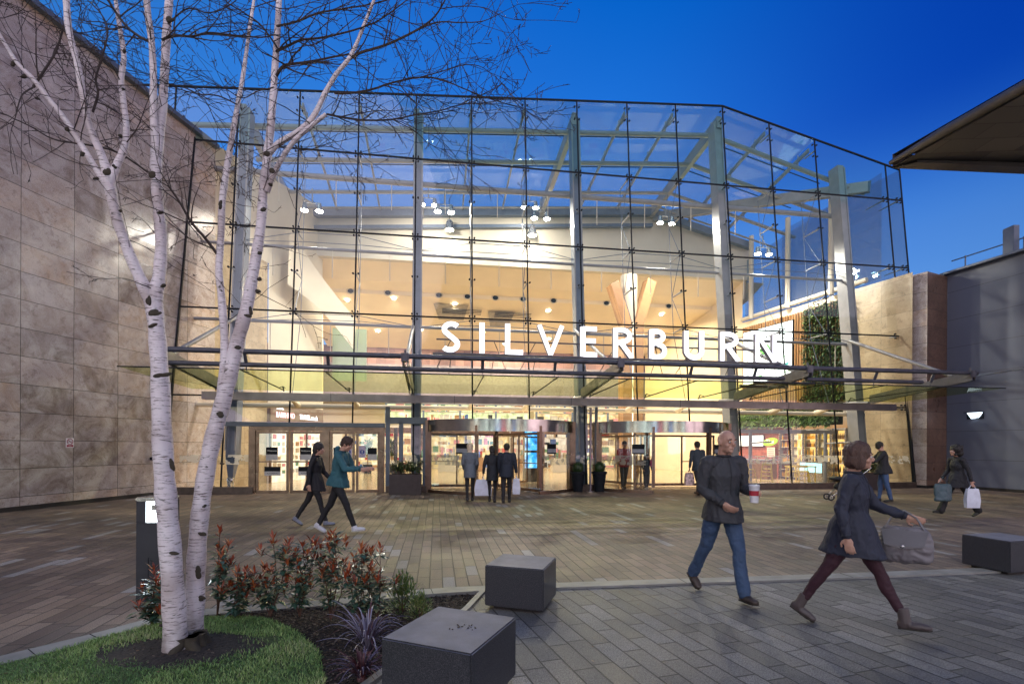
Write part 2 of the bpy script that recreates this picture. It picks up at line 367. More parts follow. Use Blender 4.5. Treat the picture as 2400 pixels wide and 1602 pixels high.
def sheet(poly,step,zf):
    b=MB(); idx={}; x0,x1=min(p[0] for p in poly),max(p[0] for p in poly); y0,y1=min(p[1] for p in poly),max(p[1] for p in poly)
    nx,ny=int((x1-x0)/step)+1,int((y1-y0)/step)+1; vs=[];fs=[]
    def vi(i,j):
        if (i,j) not in idx: x,y=x0+i*step,y0+j*step; idx[(i,j)]=len(vs); vs.append((x,y,zf(x,y)))
        return idx[(i,j)]
    for i in range(nx):
        for j in range(ny):
            if inside((x0+(i+.5)*step,y0+(j+.5)*step),poly): fs.append((vi(i,j),vi(i+1,j),vi(i+1,j+1),vi(i,j+1)))
    return b.add(vs,fs)
bb=[p for p in bedp if p[1]>.2]
struct('planting_bed',sheet(bb,.06,lambda x,y:bedz(x,y)),M['mulch'],smooth=True)
b=MB(); b.add([(*p,-.016) for p in bedp],[tuple(range(len(bedp)))]); struct('bed_base',b,M['mulch'])
LAWN=[(-6.0,.7),(-4.9,1.95),(-4.15,2.95),(-3.58,3.78),(-3.3,4.2),(-3.05,4.55),(-2.81,4.64),(-2.45,4.66),(-2.14,4.55),(-1.78,4.25),(-1.48,3.89),(-1.24,3.39),(-1.15,2.8),(-1.4,1.9),(-2.4,.7)]
gb=NT('grass root turf'); c=gb.coord(); 
dv=gb.n('VectorMath',operation='DISTANCE'); mp_=gb.n('Mapping'); gb.l(c,mp_.inputs[0]); mp_.inputs['Scale'].default_value=(.8,1.33,0); gb.l(mp_.outputs[0],dv.inputs[0]); dv.inputs[1].default_value=(TREE[0]*.8,TREE[1]*1.33,0)
soil=gb.math('LESS_THAN',gb.math('ADD',dv.outputs['Value'],gb.math('MULTIPLY',gb.noise(c,9,4),.22)),.60)
gb.set(color=gb.mix(soil,gb.ramp(gb.noise(c,30,5),[(.3,(.03,.045,.012)),(.7,(.08,.12,.035))]),gb.ramp(gb.noise(c,45,6,.7),[(.35,(.012,.009,.008)),(.65,(.06,.045,.035))])),rough=.9,normal=gb.bump(gb.noise(c,40,5),.8,.02))
struct('lawn',sheet(LAWN,.05,lambda x,y:bedz(x,y)+.012),gb.m,smooth=True)
rg=random.Random(3); b=MB(); mats=[]
gms=[]
for i,cc in enumerate([(.10,.21,.06),(.20,.34,.10),(.34,.46,.16),(.5,.52,.28)]):
    g=NT('grass blade tone'); g.set(color=cc,rough=.5); gms.append(g.m)
cnt=0
while cnt<42000:
    x=rg.uniform(-4.9,-1.1); y=rg.uniform(2.5,4.75)
    if not inside((x,y),LAWN): continue
    cnt+=1
    d=math.hypot((x-TREE[0])/1.25,(y-TREE[1]+.02)/.75)+.12*mnoise.noise((x*6,y*6,2))
    if d<.36 or (d<.46 and rg.random()<.7): continue
    d2=math.hypot((x+2.12)/.28,(y-4.02)/.16)+.3*mnoise.noise((x*7,y*7,5))
    if d2<1 and rg.random()<.85: continue
    patch=mnoise.noise((x*2.1,y*2.1,9))
    h=rg.uniform(.014,.034)*(1+.6*patch); a=rg.uniform(0,2*PI); ww=.0022; le=rg.uniform(.005,.03); a2=rg.uniform(0,2*PI); z=bedz(x,y)+.01
    dx,dy=math.cos(a)*ww,math.sin(a)*ww; b.m=min(3,max(0,int(rg.random()*2.2+patch*2+.6)))
    mx_,my_=x+math.cos(a2)*le*.35,y+math.sin(a2)*le*.35
    b.add([(x-dx,y-dy,z),(x+dx,y+dy,z),(mx_+dx*.8,my_+dy*.8,z+h*.6),(mx_-dx*.8,my_-dy*.8,z+h*.6),(x+math.cos(a2)*le,y+math.sin(a2)*le,z+h)],[(0,1,2,3),(3,2,4)])
o=b.build('grass',gms); tag(o,'short green lawn grass around the birch tree','grass',kind='stuff')
b=MB(); rg=random.Random(5); cnt=0
while cnt<5200:
    x=rg.uniform(-3.2,-.3); y=rg.uniform(2.6,5.5)
    if not inside((x,y),bedp): continue
    ind=inside((x,y),LAWN); d=math.hypot((x-TREE[0])/1.25,(y-TREE[1])/.75)
    if ind and d>.42: continue
    cnt+=1; b.m=rg.choice([0,0,1,2]); l=rg.uniform(.006,.028)
    rot=Matrix.Rotation(rg.uniform(0,PI),3,'Z')@Matrix.Rotation(rg.uniform(-.6,.6),3,'X')@Matrix.Rotation(rg.uniform(-.5,.5),3,'Y')
    b.box((x,y,bedz(x,y)+rg.uniform(.0,.012)),(l,l*rg.uniform(.25,.6),.004),rot)
o=b.build('bark_chips',[pmat('bark chip dark',(.02,.014,.011),.9,bump=0),pmat('bark chip brown',(.06,.038,.026),.9,bump=0),pmat('bark chip pale',(.15,.115,.085),.9,bump=0)]); tag(o,'loose bark mulch chips covering the planting bed','mulch',kind='stuff')
# ================================================================ STONE WALLS
def wallthing(name,label,a,bp,z0,z1,m,th=.35,base=True,side=1,uoff=0):
    """vertical wall sheet from plan point a to b with UVs in metres, plus thickness"""
    a,bp=Vector(a),Vector(bp); d=(bp-a); Ln=d.length; d.normalize(); nrm=Vector((d.y,-d.x))*side
    t=thing(name,label,'wall',(a.x,a.y,0)); b=MB(); e=bp-a; back=-nrm*th
    b.quad((0,0,z0),(e.x,e.y,z0),(e.x,e.y,z1),(0,0,z1),[(uoff,z0),(uoff+Ln,z0),(uoff+Ln,z1),(uoff,z1)])
    b.quad((0,0,z1),(e.x,e.y,z1),(e.x+back.x,e.y+back.y,z1),(back.x,back.y,z1),[(0,0),(Ln,0),(Ln,th),(0,th)])
    b.quad((back.x,back.y,z0),(e.x+back.x,e.y+back.y,z0),(e.x+back.x,e.y+back.y,z1),(back.x,back.y,z1),[(0,z0),(Ln,z0),(Ln,z1),(0,z1)])
    b.quad((0,0,z0),(back.x,back.y,z0),(back.x,back.y,z1),(0,0,z1),[(0,z0),(th,z0),(th,z1),(0,z1)])
    b.quad((e.x,e.y,z0),(e.x+back.x,e.y+back.y,z0),(e.x+back.x,e.y+back.y,z1),(e.x,e.y,z1),[(0,z0),(th,z0),(th,z1),(0,z1)])
    b.build('cladding',m,t)
    if base:
        b=MB(); p=nrm*.012; b.beam((p.x,p.y,.05),(e.x+p.x,e.y+p.y,.05),.03,.115); b.build('plinth',M['dark_plinth'],t)
    return t,e,nrm
M['dark_plinth']=pmat('dark plinth strip',(.02,.018,.018),.6)
LW=Vector((.1664,.986)); LJ=Vector(P0)
lw_a=LJ-LW*19; 
t,e,nr=wallthing('stone_wall','tall brown granite clad wall with sloping perspective joints behind the birch tree',lw_a,LJ+LW*2.2,-.02,12.25,M['stone'],side=1,uoff=.03)
b=MB(); b.beam((-.1,0,12.30),(e.x-.1,e.y,12.30),.55,.14); b.build('coping',M['steel_blue'],t)
# a small dark box lamp on it and the no smoking sign
def onleft(r,z,off=0): p=LJ+LW*r; return Vector((p.x+.986*off,p.y-.1664*off,z))
ns=thing('no_smoking_sign','small white no smoking sign with red panel fixed to the granite wall','sign',onleft(-2.876,1.62,.0),math.atan2(LW.y,LW.x))
b=MB(); b.bx(-.10,.10,-.012,-.003,-.12,.13); b.build('plate',pmat('sign white',(.75,.72,.74),.4,bump=0),ns)
dk=pmat('sign black',(.02,.02,.03),.5,bump=0); rd=pmat('sign maroon',(.28,.02,.05),.5,bump=0)
b=MB(); ring=[(.072*math.cos(a*PI/16),-.014,.04+.072*math.sin(a*PI/16)) for a in range(33)]; b.tube(ring,.008,6); b.beam((-.05,-.015,.09),(.05,-.015,-.01),.012,.004,(0,1,0)); b.build('prohibition_ring',rd,ns)
b=MB(); b.bx(-.05,.03,-.0145,-.012,.03,.045); b.bx(.035,.055,-.0145,-.012,.03,.045); b.build('cigarette_symbol',dk,ns)
b=MB(); b.bx(-.082,.082,-.015,-.012,-.10,-.045); b.build('red_panel',rd,ns)
def textmesh(name,s,size,m,parent=None,extrude=.005,align='CENTER',sx=1.0,space=1.0,loc=(0,0,0),rot=(R(90),0,0),bevel=0,offset=0):
    cu=bpy.data.curves.new(name,'FONT'); cu.body=s; cu.size=size; cu.extrude=extrude; cu.align_x=align; cu.space_character=space; cu.bevel_depth=bevel; cu.offset=offset; cu.resolution_u=6
    o=bpy.data.objects.new(name+'_tmp',cu); COL.objects.link(o); bpy.context.view_layer.update()
    me=bpy.data.meshes.new_from_object(o.evaluated_get(bpy.context.evaluated_depsgraph_get())); bpy.data.objects.remove(o); bpy.data.curves.remove(cu)
    me.transform(Matrix.Diagonal((sx,1,1,1))); me.transform(Matrix.Rotation(rot[2],4,'Z')@Matrix.Rotation(rot[1],4,'Y')@Matrix.Rotation(rot[0],4,'X'))
    me.materials.clear(); 
    for mm in (m if isinstance(m,(list,tuple)) else [m]): me.materials.append(mm)
    me.name=name; o=bpy.data.objects.new(name,me); COL.objects.link(o); o.parent=parent; o.location=loc; return o
wh=pmat('lettering white',(.8,.8,.8),.5,bump=0)
textmesh('sign_lettering','No\nsmoking',.027,wh,ns,.0005,loc=(0,-.0155,-.068))
bl=thing('wall_lamp','small dark box lamp on the granite wall behind the birch trunk','lamp',onleft(-.42,1.15,0),math.atan2(LW.y,LW.x))
b=MB(); b.bx(-.06,.06,-.12,0,-.05,.05); b.build('housing',M['seal'],bl,bevel=.01); b=MB(); b.bx(-.05,.05,-.115,-.02,-.056,-.051); b.build('diffuser',wh,bl)
# right stone pier, in two faces
pj=Vector((15.95,20.15)); pc=Vector((16.27,19.94)); 
wj=W(27.42,.25); pc=Vector((16.33,19.9)); pe=Vector((17.62,20.5))
t,e,nr=wallthing('stone_wall','tan and reddish granite pier ending the glass front beside the grey wall',pc,Vector((wj.x,wj.y))-Vector((.33,-.94))*.9,-.02,8.53,M['stone'],side=-1,th=.3)
b=MB(); e2=pe-pc; L2=e2.length; b.quad((0,0,-.02),(e2.x,e2.y,-.02),(e2.x,e2.y,8.53),(0,0,8.53),[(0,-.02),(L2,-.02),(L2,8.53),(0,8.53)]); b.quad((0,0,8.53),(e2.x,e2.y,8.53),(e2.x-.4,e2.y+1,8.53),(-.4,1,8.53)); b.build('side_cladding',M['stone_red'],t,label='reddish granite side face'); b=MB(); b.beam((.0,-.01,.05),(e2.x,e2.y-.01,.05),.03,.12); b.build('plinth',M['dark_plinth'],t)
# grey clad building
gw=pmat('grey render panel',(.19,.205,.23),.55,var=.08,scale=.5,bump=.03)
n=NT('grey cladding with sheet joints'); c=n.coord('UV'); sp=n.n('SeparateXYZ'); n.l(c,sp.inputs[0]); f=n.math('FRACT',n.math('DIVIDE',sp.outputs[1],1.12)); jn=n.math('LESS_THAN',f,.012)
n.set(color=n.mix(jn,n.ramp(n.noise(n.coord(),.35,6),[(.3,(.105,.125,.175)),(.7,(.145,.165,.22))]),(.05,.055,.065)),rough=n.math('ADD',n.math('MULTIPLY',n.noise(n.coord(),1.5,5),.2),.38),normal=n.bump(n.noise(n.coord(),90,3),.05,.003)); M['greyclad']=n.m
gs=Vector((17.60,20.62)); ge=Vector((19.9,11.6)); 
gt,e,nr=wallthing('grey_clad_building','plain blue grey metal clad wall at right with a lit bulkhead lamp and roof railing',gs,ge,-.02,8.58,M['greyclad'],side=1,th=.4)
b=MB(); b.beam((0,0,8.62),(e.x,e.y,8.62),.5,.08); b.build('parapet_cap',M['steel_blue'],gt)
b=MB(); b.beam((-.05,-.0,4.3),(-.05,.0,4.35),.1,8.5); b.tube([(.02,-.06,.1),(.02,-.06,8.5)],.05); b.build('downpipe',M['steel_blue'],gt)
dg=Vector((e.x,e.y)).normalized()
b=MB()
for k in range(5):
    p=dg*(.5+k*1.9); b.tube([(p.x+.3,p.y,8.5),(p.x+.3,p.y,9.25)],.025)
b.tube([(.3,0,9.2),(e.x+.3,e.y,9.2)],.025); b.build('roof_railing',M['steel_blue'],gt)
b=MB(); p=dg*2.05; b.box((p.x+.25,p.y,9.15),(.22,.42,1.15)); b.build('roof_vent_box',M['steel_blue'],gt,bevel=.01)
p=dg*1.15; wl=thing('wall_lamp','lit white bulkhead lamp on the blue grey wall at right','lamp',(gs.x+p.x-.02,gs.y+p.y,2.95),math.atan2(dg.y,dg.x))
lampw=emat('lamp lens white glow',(.75,.88,1),1.3)
b=MB(); vs=[]; 
for k in range(13):
    a=PI*k/12; vs.append((.26*math.cos(a),-.17*math.sin(a),.0)); 
vs2=[(x*.5,y*.5,-.22) for x,y,z in vs]; b.add(vs+vs2,[(i,i+1,14+i-1,13+i) for i in range(12)]+[tuple(range(13)),tuple(range(25,12,-1)),(0,13,25,12)]); b.build('lens',lampw,wl,smooth=True)
b=MB(); b.bx(-.28,.28,-.19,0,.003,.03); b.bx(-.28,.28,-.01,.02,-.24,.002); b.build('housing',M['seal'],wl)
# ================================================================ GLASS FRONT (local axes: s along, q into building, z up)
G=thing('shopping_centre','glass fronted shopping centre entrance hall with sloping steel framed facade','building',(P0[0],P0[1],0),A)
MS=[-1.41,-.30]+[1.72+2.035*i for i in range(13)]+[28.05]      # mullion lines
MS[14]=27.37 if len(MS)>14 else 27.37
TZ=[.22,3.21,6.15,9.08,12.03]
K=.10
def topz(s): return 13.84+(15.43-13.84)*(s+1.41)/21.45 if s<=20.04 else 15.43-(15.43-13.40)*(s-20.04)/8.0
def fp(s,z,o=0): return Vector((s,K*z+o,z))
cols=[s for s in MS]
LWs=lambda q:.325*q        # inner line of left stone wall
RWs=lambda q:27.42-.20*q
DOORS=[(1.72,6.88,2.33),(8.30,13.45,2.47),(14.35,19.45,2.47)]
seal=MB()
for i in range(len(MS)-1):
    a,b_=MS[i],MS[i+1]; lv=TZ+[None]
    for j in range(len(TZ)):
        z0=TZ[j]; z1=TZ[j+1] if j+1<len(TZ) else None
        if a<0.0 and j<4: continue
        if a<0 and a>-1 and j<4: continue
        if b_>27.5 and j<3: continue
        if j==0:
            for d in DOORS:
                if a>=d[0]-.3 and b_<=d[1]+.9: z0=d[2]
            if z0>2.9: continue
        zz=[(a,z0),(b_,z0)]+([(b_,z1),(a,z1)] if z1 else [(b_,topz(b_)),(a,topz(a))])
        if j==3-0 and b_>27.5: zz=[(a,8.6),(b_,8.6),(b_,z1),(a,z1)]
        m=MB(); vs=[fp(s,z) for s,z in zz]; m.add(vs,[(0,1,2,3)])
        m.build('glass_panel',M['glass_top'] if j>=4 else M['glass'],G)
def bar(p0,p1,w=.022,d=.035): seal.beam(p0,p1,w,d,(0,-1,0))
for i,s in enumerate(MS):
    z0=.22
    if s<0: z0=12.1
    if s>27.5: z0=8.6
    for d in DOORS:
        if d[0]+.2<s<d[1]-.2: z0=d[2]
    zs=[z0]+[z for z in TZ if z>z0]+[topz(s)]
    p0=fp(s,z0,-.004); p1=fp(s,topz(s),-.004); seal.beam(p0,p1,.05,.03,(0,-1,0))
for j,z in enumerate(TZ[1:]):
    seal.beam(fp(LWs(K*z) if j<3 else (-1.41 if j==3 else 0),z,-.006),fp(27.38 if j<2 else 28.05,z,-.006),.05,.04,(0,-1,0))
seal.beam(fp(-1.41,topz(-1.41),-.004),fp(20.04,15.43,-.004),.05,.06,(0,-1,0)); seal.beam(fp(20.04,15.43,-.004),fp(28.05,13.4,-.004),.05,.06,(0,-1,0))
seal.beam(fp(27.40,.2,-.03),fp(27.40,8.6,-.03),.07,.10,(0,-1,0)); seal.beam(fp(.02,.2,-.02),fp(.38,12.1,-.02),.05,.08,(0,-1,0))
seal.build('glazing_seal',M['seal'],G)
bpm=pmat('brown base beam',(.10,.075,.065),.35,metal=.5,var=.2)
for a,c in((.05,2.72),(6.93,8.28),(13.5,14.32),(19.5,27.42)): b=MB(); b.bx(a,c,-.10,.16,.0,.23); b.build('base_plinth',bpm,G,bevel=.006)
# side return glass at right and upper left
b=MB(); b.quad(fp(28.05,8.6),(26.4,6.5,8.6),(26.4,6.5,12.9),fp(28.05,13.4)); b.build('side_glass',M['sideglass'],G)
# --- spider fittings: four bolt heads, a short cross and a strut to the truss node
COLS=[1.83,7.9,13.95,20.0]
def iscol(s): return any(abs(s-c)<.35 for c in COLS+[25.9])
def spider(s,z,half=False):
    m=MB(); g=.09
    pts=[(-1,1),(1,1),(-1,-1),(1,-1)] if not half else [(-1,0),(1,0)]
    for dx,dz in pts:
        p=fp(s+dx*g,z+dz*g); m.m=1; m.tube([p+Vector((0,-.014,0)),p+Vector((0,.05,0))],.034,8); m.m=0; m.tube([p+Vector((0,.05,0)),fp(s,z,.13)],.013,5)
    Ls=.85 if not iscol(s) else .38
    e=fp(s,z,.13+Ls); m.tube([fp(s,z,.12),e],[.035,.022] if not iscol(s) else .03,8)
    return m,e
for s in MS[2:]:
    for z in TZ[1:]:
        if s>27.5 and z<9: continue
        m,e=spider(min(s,27.25) if s<27.6 else s-.15,z-.0); m.build('spider_fitting',[M['steel'],M['seal']],G,smooth=True)
for s in MS[2:14]:
    for z in (7.6,10.55):
        m,e=spider(s,z,True); m.build('spider_fitting',[M['steel'],M['seal']],G,smooth=True)
    m=MB(); zt=topz(s)
    for dx in(-.09,.09):
        for zz in (zt-.25,zt-.75): p=fp(s+dx,zz); m.m=1; m.tube([p+Vector((0,-.014,0)),p+Vector((0,.05,0))],.034,8); m.m=0
    m.tube([fp(s,zt-.5,.04),fp(s,zt-.5,.6)],.03); m.build('top_fitting',[M['steel'],M['seal']],G,smooth=True)
# --- cable trusses behind each mullion between columns and along the transoms
cb=MB()
for s in MS[2:14]:
    if iscol(s): continue
    zz=[6.15,7.6,9.08,10.55,12.03]; pin=[fp(s,z,.98) for z in zz]; po=[fp(s,z,.13) for z in zz]
    for k in range(4): cb.tube([pin[k],po[k+1]] if k%2 else [po[k],pin[k+1]],.013,5,False); cb.tube([pin[k],pin[k+1]] if k%2==0 else [pin[k],pin[k+1]],.013,5,False)
    cb.tube([fp(s,3.2,.2),pin[0]],.013,5,False)
ex=[1.83,7.9,13.95,20.0,25.9]
for z in(6.12,9.02):
    for a,c in zip(ex,ex[1:]):
        i1,i2=a+(c-a)/3,a+2*(c-a)/3
        for o in (.98,.13): cb.tube([fp(a,z-.25,.55),fp(i1,z+(0 if o>.5 else 0),o),fp(i2,z,o),fp(c,z-.25,.55)],.013,5,False)
cb.build('bracing_cables',M['steel_blue'],G)
# --- steel columns
for s in COLS+[25.55]:
    m=MB(); zt=topz(s)-.45; w=.29; 
    def L4(z,o0,o1,w): return [fp(s-w/2,z,o0),fp(s+w/2,z,o0),fp(s+w/2,z,o1),fp(s-w/2,z,o1)]
    st=[(.45,.42,.62,.14),(1.25,.32,.86,w),(zt,.32,.86,w)] if s<3 else [(0.02,.32,.86,w),(zt,.32,.86,w)]
    vs=[];fs=[]
    for k,(z,a,c,ww) in enumerate(st): vs+=L4(z,a,c,ww)
    for k in range(len(st)-1):
        for q in range(4): fs.append((k*4+q,k*4+(q+1)%4,k*4+4+(q+1)%4,k*4+4+q))
    fs+= [(3,2,1,0),tuple(len(vs)-4+q for q in range(4))]
    m.add(vs,fs); m.build('steel_column',M['steel_col'] if 'steel_col' in M else M['steel_blue'] if s<15 else M['steel'],G,bevel=.012)
    m=MB()
    for dx in(-1,1): m.beam(fp(s+dx*(w/2+.003),1.4,.30),fp(s+dx*(w/2+.003),zt-.1,.30),.05,.02,(0,-1,0))
    m.build('column_flange',M['steel'],G)
b=MB(); b.box((1.83,.52,.26),(.10,.34,.5)); b.tube([(1.74,.52,.42),(1.92,.52,.42)],.11,16); b.build('pin_base',M['chrome'],G,bevel=.01)
# --- roof: purlin tubes, rafters, rear beam, roof glass
def rq(s): return 8.5
def rz(s): return topz(s)-.9
def roofp(s,q): 
    t=(q-K*topz(s))/(8.5-K*topz(s)); return Vector((s,q,topz(s)-.02+(rz(s)-topz(s))*t))
b=MB()
for q,r in((2.4,.095),(4.2,.095),(6.3,.08),(7.5,.05)):
    s0=-.9 if q<3 else LWs(q); s1=27.6-.1*q
    b.tube([roofp(s0,q)-Vector((0,0,.55)),roofp(20.04,q)-Vector((0,0,.55)),roofp(s1,q)-Vector((0,0,.55))],r,12)
b.build('roof_purlin',M['steel'],G,smooth=True)
for s in MS[2:14]:
    big=iscol(s)
    m=MB(); p0=roofp(s,1.75)-Vector((0,0,.12)); p1=roofp(s,8.4)-Vector((0,0,.12))
    if big: m.beam(p0-Vector((0,0,.35)),p1-Vector((0,0,.2)),.2,.5)
    else: m.beam(p0-Vector((0,0,.1)),p1-Vector((0,0,.1)),.06,.16)
    for q in(2.4,4.2,6.3):
        c=roofp(s,q); m.tube([c-Vector((0,0,.55)),c],.025,6)
    m.build('rafter',M['steel'],G)
for a,c in zip(MS[2:13],MS[3:14]):
    m=MB(); m.add([roofp(a,K*topz(a)),roofp(c,K*topz(c)),roofp(c,8.5),roofp(a,8.5)],[(0,1,2,3)]); m.build('roof_glass',M['roofglass'],G)
b=MB()
for q in(3.3,5.2): b.tube([roofp(LWs(q),q)-Vector((0,0,.03)),roofp(20.04,q)-Vector((0,0,.03)),roofp(25.9,q)-Vector((0,0,.03))],.022,6)
b.build('roof_glass_seal',M['seal'],G)
b=MB(); b.tube([fp(LWs(1.9),11.55,.95),fp(26.0,11.6,.95)],.10,12); b.build('wind_beam',M['steel'],G,smooth=True)
for z in(8.66,5.92):
    m=MB(); m.tube([fp(LWs(1),z,.62),fp(25.6,z-.06,.62)],.055,10)
    m.build('tie_tube',M['steel'],G,smooth=True)
b=MB(); b.tube([(.4,1.35,2.98),(26.4,1.35,2.98)],.085,12)
for s in MS[2:14]: b.tube([fp(s,3.15,.1),(s,1.3,3.0)],[.05,.11],10)
b.build('door_head_tube',M['cream'],G,smooth=True)
# hanging glass rods under the tie tubes
for z in(11.5,8.6,5.87):
    for a,c in zip(ex,ex[1:]):
        for t in(1/6,.5,5/6):
            s=a+(c-a)*t
            if z>11 and s>21: continue
            m=MB(); m.tube([fp(s,z,.62 if z<11 else .95),fp(s,z-(.98 if z<11 else 1.0),.62 if z<11 else .95)-Vector((0,-.098,0))],.016,6); m.build('hanging_rod',M['white'],G)
# --- bulkhead wall, ceiling, rear hall
b=MB(); zc=lambda s: rz(s)-.05
b.add([(.6,8.5,11.2),(25.9,8.5,11.0),(25.9,8.5,rz(25.9)),(20.04,8.5,rz(20.04)),(2.7,8.5,rz(2.7)),(2.7,8.5,rz(2.7))],[(0,1,2,3,4)])
b.bx(.6,25.9,8.45,8.8,10.9,11.22)
b.build('bulkhead_wall',M['white'],G)
b=MB(); b.beam((1.5,8.3,rz(1.5)-.35),(20.04,8.3,rz(20.04)-.35),.3,.35); b.beam((20.04,8.3,rz(20.04)-.35),(25.8,8.3,rz(25.8)-.35),.3,.35)
b.beam((1.5,8.3,rz(1.5)-1.05),(20.04,8.3,rz(20.04)-1.05),.22,.16)
b.build('rear_beam',M['steel_blue'],G)
b=MB()
pr=[(8.8,10.9),(10.2,10.35),(11.2,10.15),(11.25,9.95),(13,9.5),(15.5,8.8),(18.2,8.3)]
for (q0,z0),(q1,z1) in zip(pr,pr[1:]): b.quad((LWs(8.5)-1.5,q0,z0),(27,q0,z0),(27,q1,z1),(LWs(8.5)-1.5,q1,z1))
b.build('ceiling',M['cream'],G)
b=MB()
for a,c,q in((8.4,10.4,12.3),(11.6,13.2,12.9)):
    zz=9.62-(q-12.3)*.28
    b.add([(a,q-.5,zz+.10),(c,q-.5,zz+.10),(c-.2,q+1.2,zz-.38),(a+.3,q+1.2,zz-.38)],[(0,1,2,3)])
b.build('recess_shade_sheet',pmat('painted recess shade',(.38,.34,.29),.8),G)  # flat darker sheets, the shade of a recess put into their colour
for a,c,q,zz in((8.9,11.2,12.5,9.55),(12.0,14.2,12.6,9.5)):
    m=MB()
    for k in range(4): m.box(((a+c)/2,q-.3+k*.17,zz-k*.04),(c-a,.06,.02))
    m.build('ceiling_grille',M['seal'],G)
b=MB(); b.quad((-4,18.2,4.9),(30,18.2,4.9),(30,18.2,7.2),(-4,18.2,7.2)); b.build('upper_rear_wall',pmat('purple grey upper wall',(.16,.14,.17),.5),G)
b=MB(); b.quad((-4,18.25,7.2),(30,18.25,7.2),(30,18.25,8.4),(-4,18.25,8.4)); b.build('brick_band',M['brickdark'],G)
b=MB(); b.bx(-4,30,18.1,18.6,2.75,3.05); b.bx(-4,30,18.0,18.2,4.7,4.95); b.build('rear_fascia',M['white'],G)
b=MB(); b.bx(-4,30,20,20.2,0,8.5); b.build('rear_wall',M['cream'],G)
fl=MB(); fl.quad((-6,.35,.003),(32,.35,.003),(32,21,.003),(-6,21,.003)); o=fl.build('mall_floor',M['creamfl']); o['kind']='structure'; o.location=(P0[0],P0[1],0); o.rotation_euler=(0,0,A)
# left inner wall, stone then plaster, following the line of the outside wall
b=MB(); q1=4.9
b.quad((LWs(.05),.05,.0),(LWs(q1),q1,0),(LWs(q1),q1,9.2),(LWs(.05),.05,9.2),[(0,0),(q1*1.05,0),(q1*1.05,9.2),(0,9.2)])
b.build('inner_stone',M['stone_warm'],G)
b=MB(); q1=9.2
b.quad((LWs(0),0,9.2),(LWs(8.6),8.6,9.2),(LWs(8.6),8.6,13.4),(LWs(0),0,12.1))
b.quad((LWs(4.9)+.03,4.9,3.35),(LWs(8.9)+.03,8.9,3.35),(LWs(8.9)+.03,8.9,11.2),(LWs(4.9)+.03,4.9,9.5))
b.quad((LWs(8.9)+.03,8.9,3.35),(1.0,18.2,3.35),(1.0,18.2,10),(LWs(8.9)+.03,8.9,11.2))
b.build('inner_plaster_wall',M['white'],G)
b=MB(); vs=[]                                           # curved white ribbon soffit
NB=14
for k in range(NB+1):
    t=k/NB; s=2.35+2.2*t**1.3; q=5.0+3.4*t; z0=8.4-2.1*t+.5*math.sin(t*PI); z1=10.9-3.1*t; vs+=[(s,q,z0),(s+.1,q,z1)]
b.add(vs,[(2*k,2*k+2,2*k+3,2*k+1) for k in range(NB)]); b.build('ribbon_wall',M['white'],G,smooth=True)
b=MB(); b.bx(3.3,5.0,9.5,9.56,4.9,7.6); b.build('green_glass_screen',M['greenglass'],G)
# right inner wall
def rw(q,o=0): return (RWs(q)-o, q)
b=MB(); b.quad((*rw(0.1),0),(*rw(2.5),0),(*rw(2.5),8.6),(*rw(0.1),8.6),[(0,0),(2.5,0),(2.5,8.6),(0,8.6)]); b.build('inner_stone',M['stone_warm'],G)
b=MB(); b.quad((*rw(2.5),3.6),(*rw(8.8),3.6),(*rw(8.8),8.6),(*rw(2.5),8.6)); b.quad((*rw(8.8),0),(*rw(18),0),(*rw(18),11.5),(*rw(8.8),11.5)); b.build('inner_plaster_wall',M['cream'],G)
b=MB(); b.quad((*rw(1.3),8.7),(*rw(8.6),8.7),(*rw(8.6),12.0),(*rw(1.3),13.2)); b.build('side_glass',M['sideglass'],G)
b=MB(); b.tube([(*rw(1.8,.12),8.82),(*rw(8.7,.12),8.72)],.11,10); b.build('rail_tube',M['white'],G,smooth=True)
for q in(3.3,5.6,7.9):
    m=MB(); m.tube([(*rw(q,.25),8.6),(*rw(q,.25),topz(26)-.8)],.12,12); m.build('side_post',M['white'],G,smooth=True)
b=MB(); b.beam((20.2,8.4,rz(20.2)-.5),(27.2,1.9,12.9),.25,.45); b.build('hip_beam',M['steel'],G)
wd=plank('warm timber',4,.11,.004,[(0,(.30,.15,.06)),(.5,(.42,.22,.09)),(1,(.5,.28,.12))],coord='Object',rough=.45,stain=.2,speck=.1,bump=.05); M['wood']=wd
m=MB()
q=2.9
while q<8.7:
    if q>4.75 or True:
        m.box((*rw(q,.09),(8.25+ (3.7))/2),(.09,.055,8.25-3.7),Matrix.Rotation(math.atan(.2),3,'Z'))
    q+=.15
o=m.build('timber_slats',M['wood'],G)
# things on the right wall
ang=A+PI/2+math.atan(.20)
def rwW(q,o,z): s_,q_=rw(q,o); p=W(s_,q_,z); return p
sc=thing('advert_screen','large glowing white restaurant advert screen on the timber slat wall','screen',rwW(6.9,.22,5.0),A-PI/2+math.atan(.20))
b=MB(); b.bx(-1.62,1.62,.0,.12,0,2.95); b.build('casing',M['seal'],sc,bevel=.01)
b=MB(); b.bx(-1.58,1.58,-.012,-.001,.04,2.91); b.build('display',emat('white display glow',(.9,1,1),.75),sc)
tl=emat('teal panel glow',(.03,.35,.35),.3)
b=MB(); b.bx(.75,1.4,-.02,-.014,.55,.85); b.build('name_panel',tl,sc); textmesh('name_lettering','FRIDAYS',.17,wh,sc,.002,loc=(1.075,-.024,.64))
b=MB(); b.ball((-.1,-.016,1.75),(.33,.004,.30),16); b.bx(-1.5,1.5,-.018,-.014,1.18,1.22); b.bx(-1.5,1.5,-.018,-.014,.38,.42); b.build('logo_patch',emat('green logo glow',(.15,.6,.1),.5),sc)
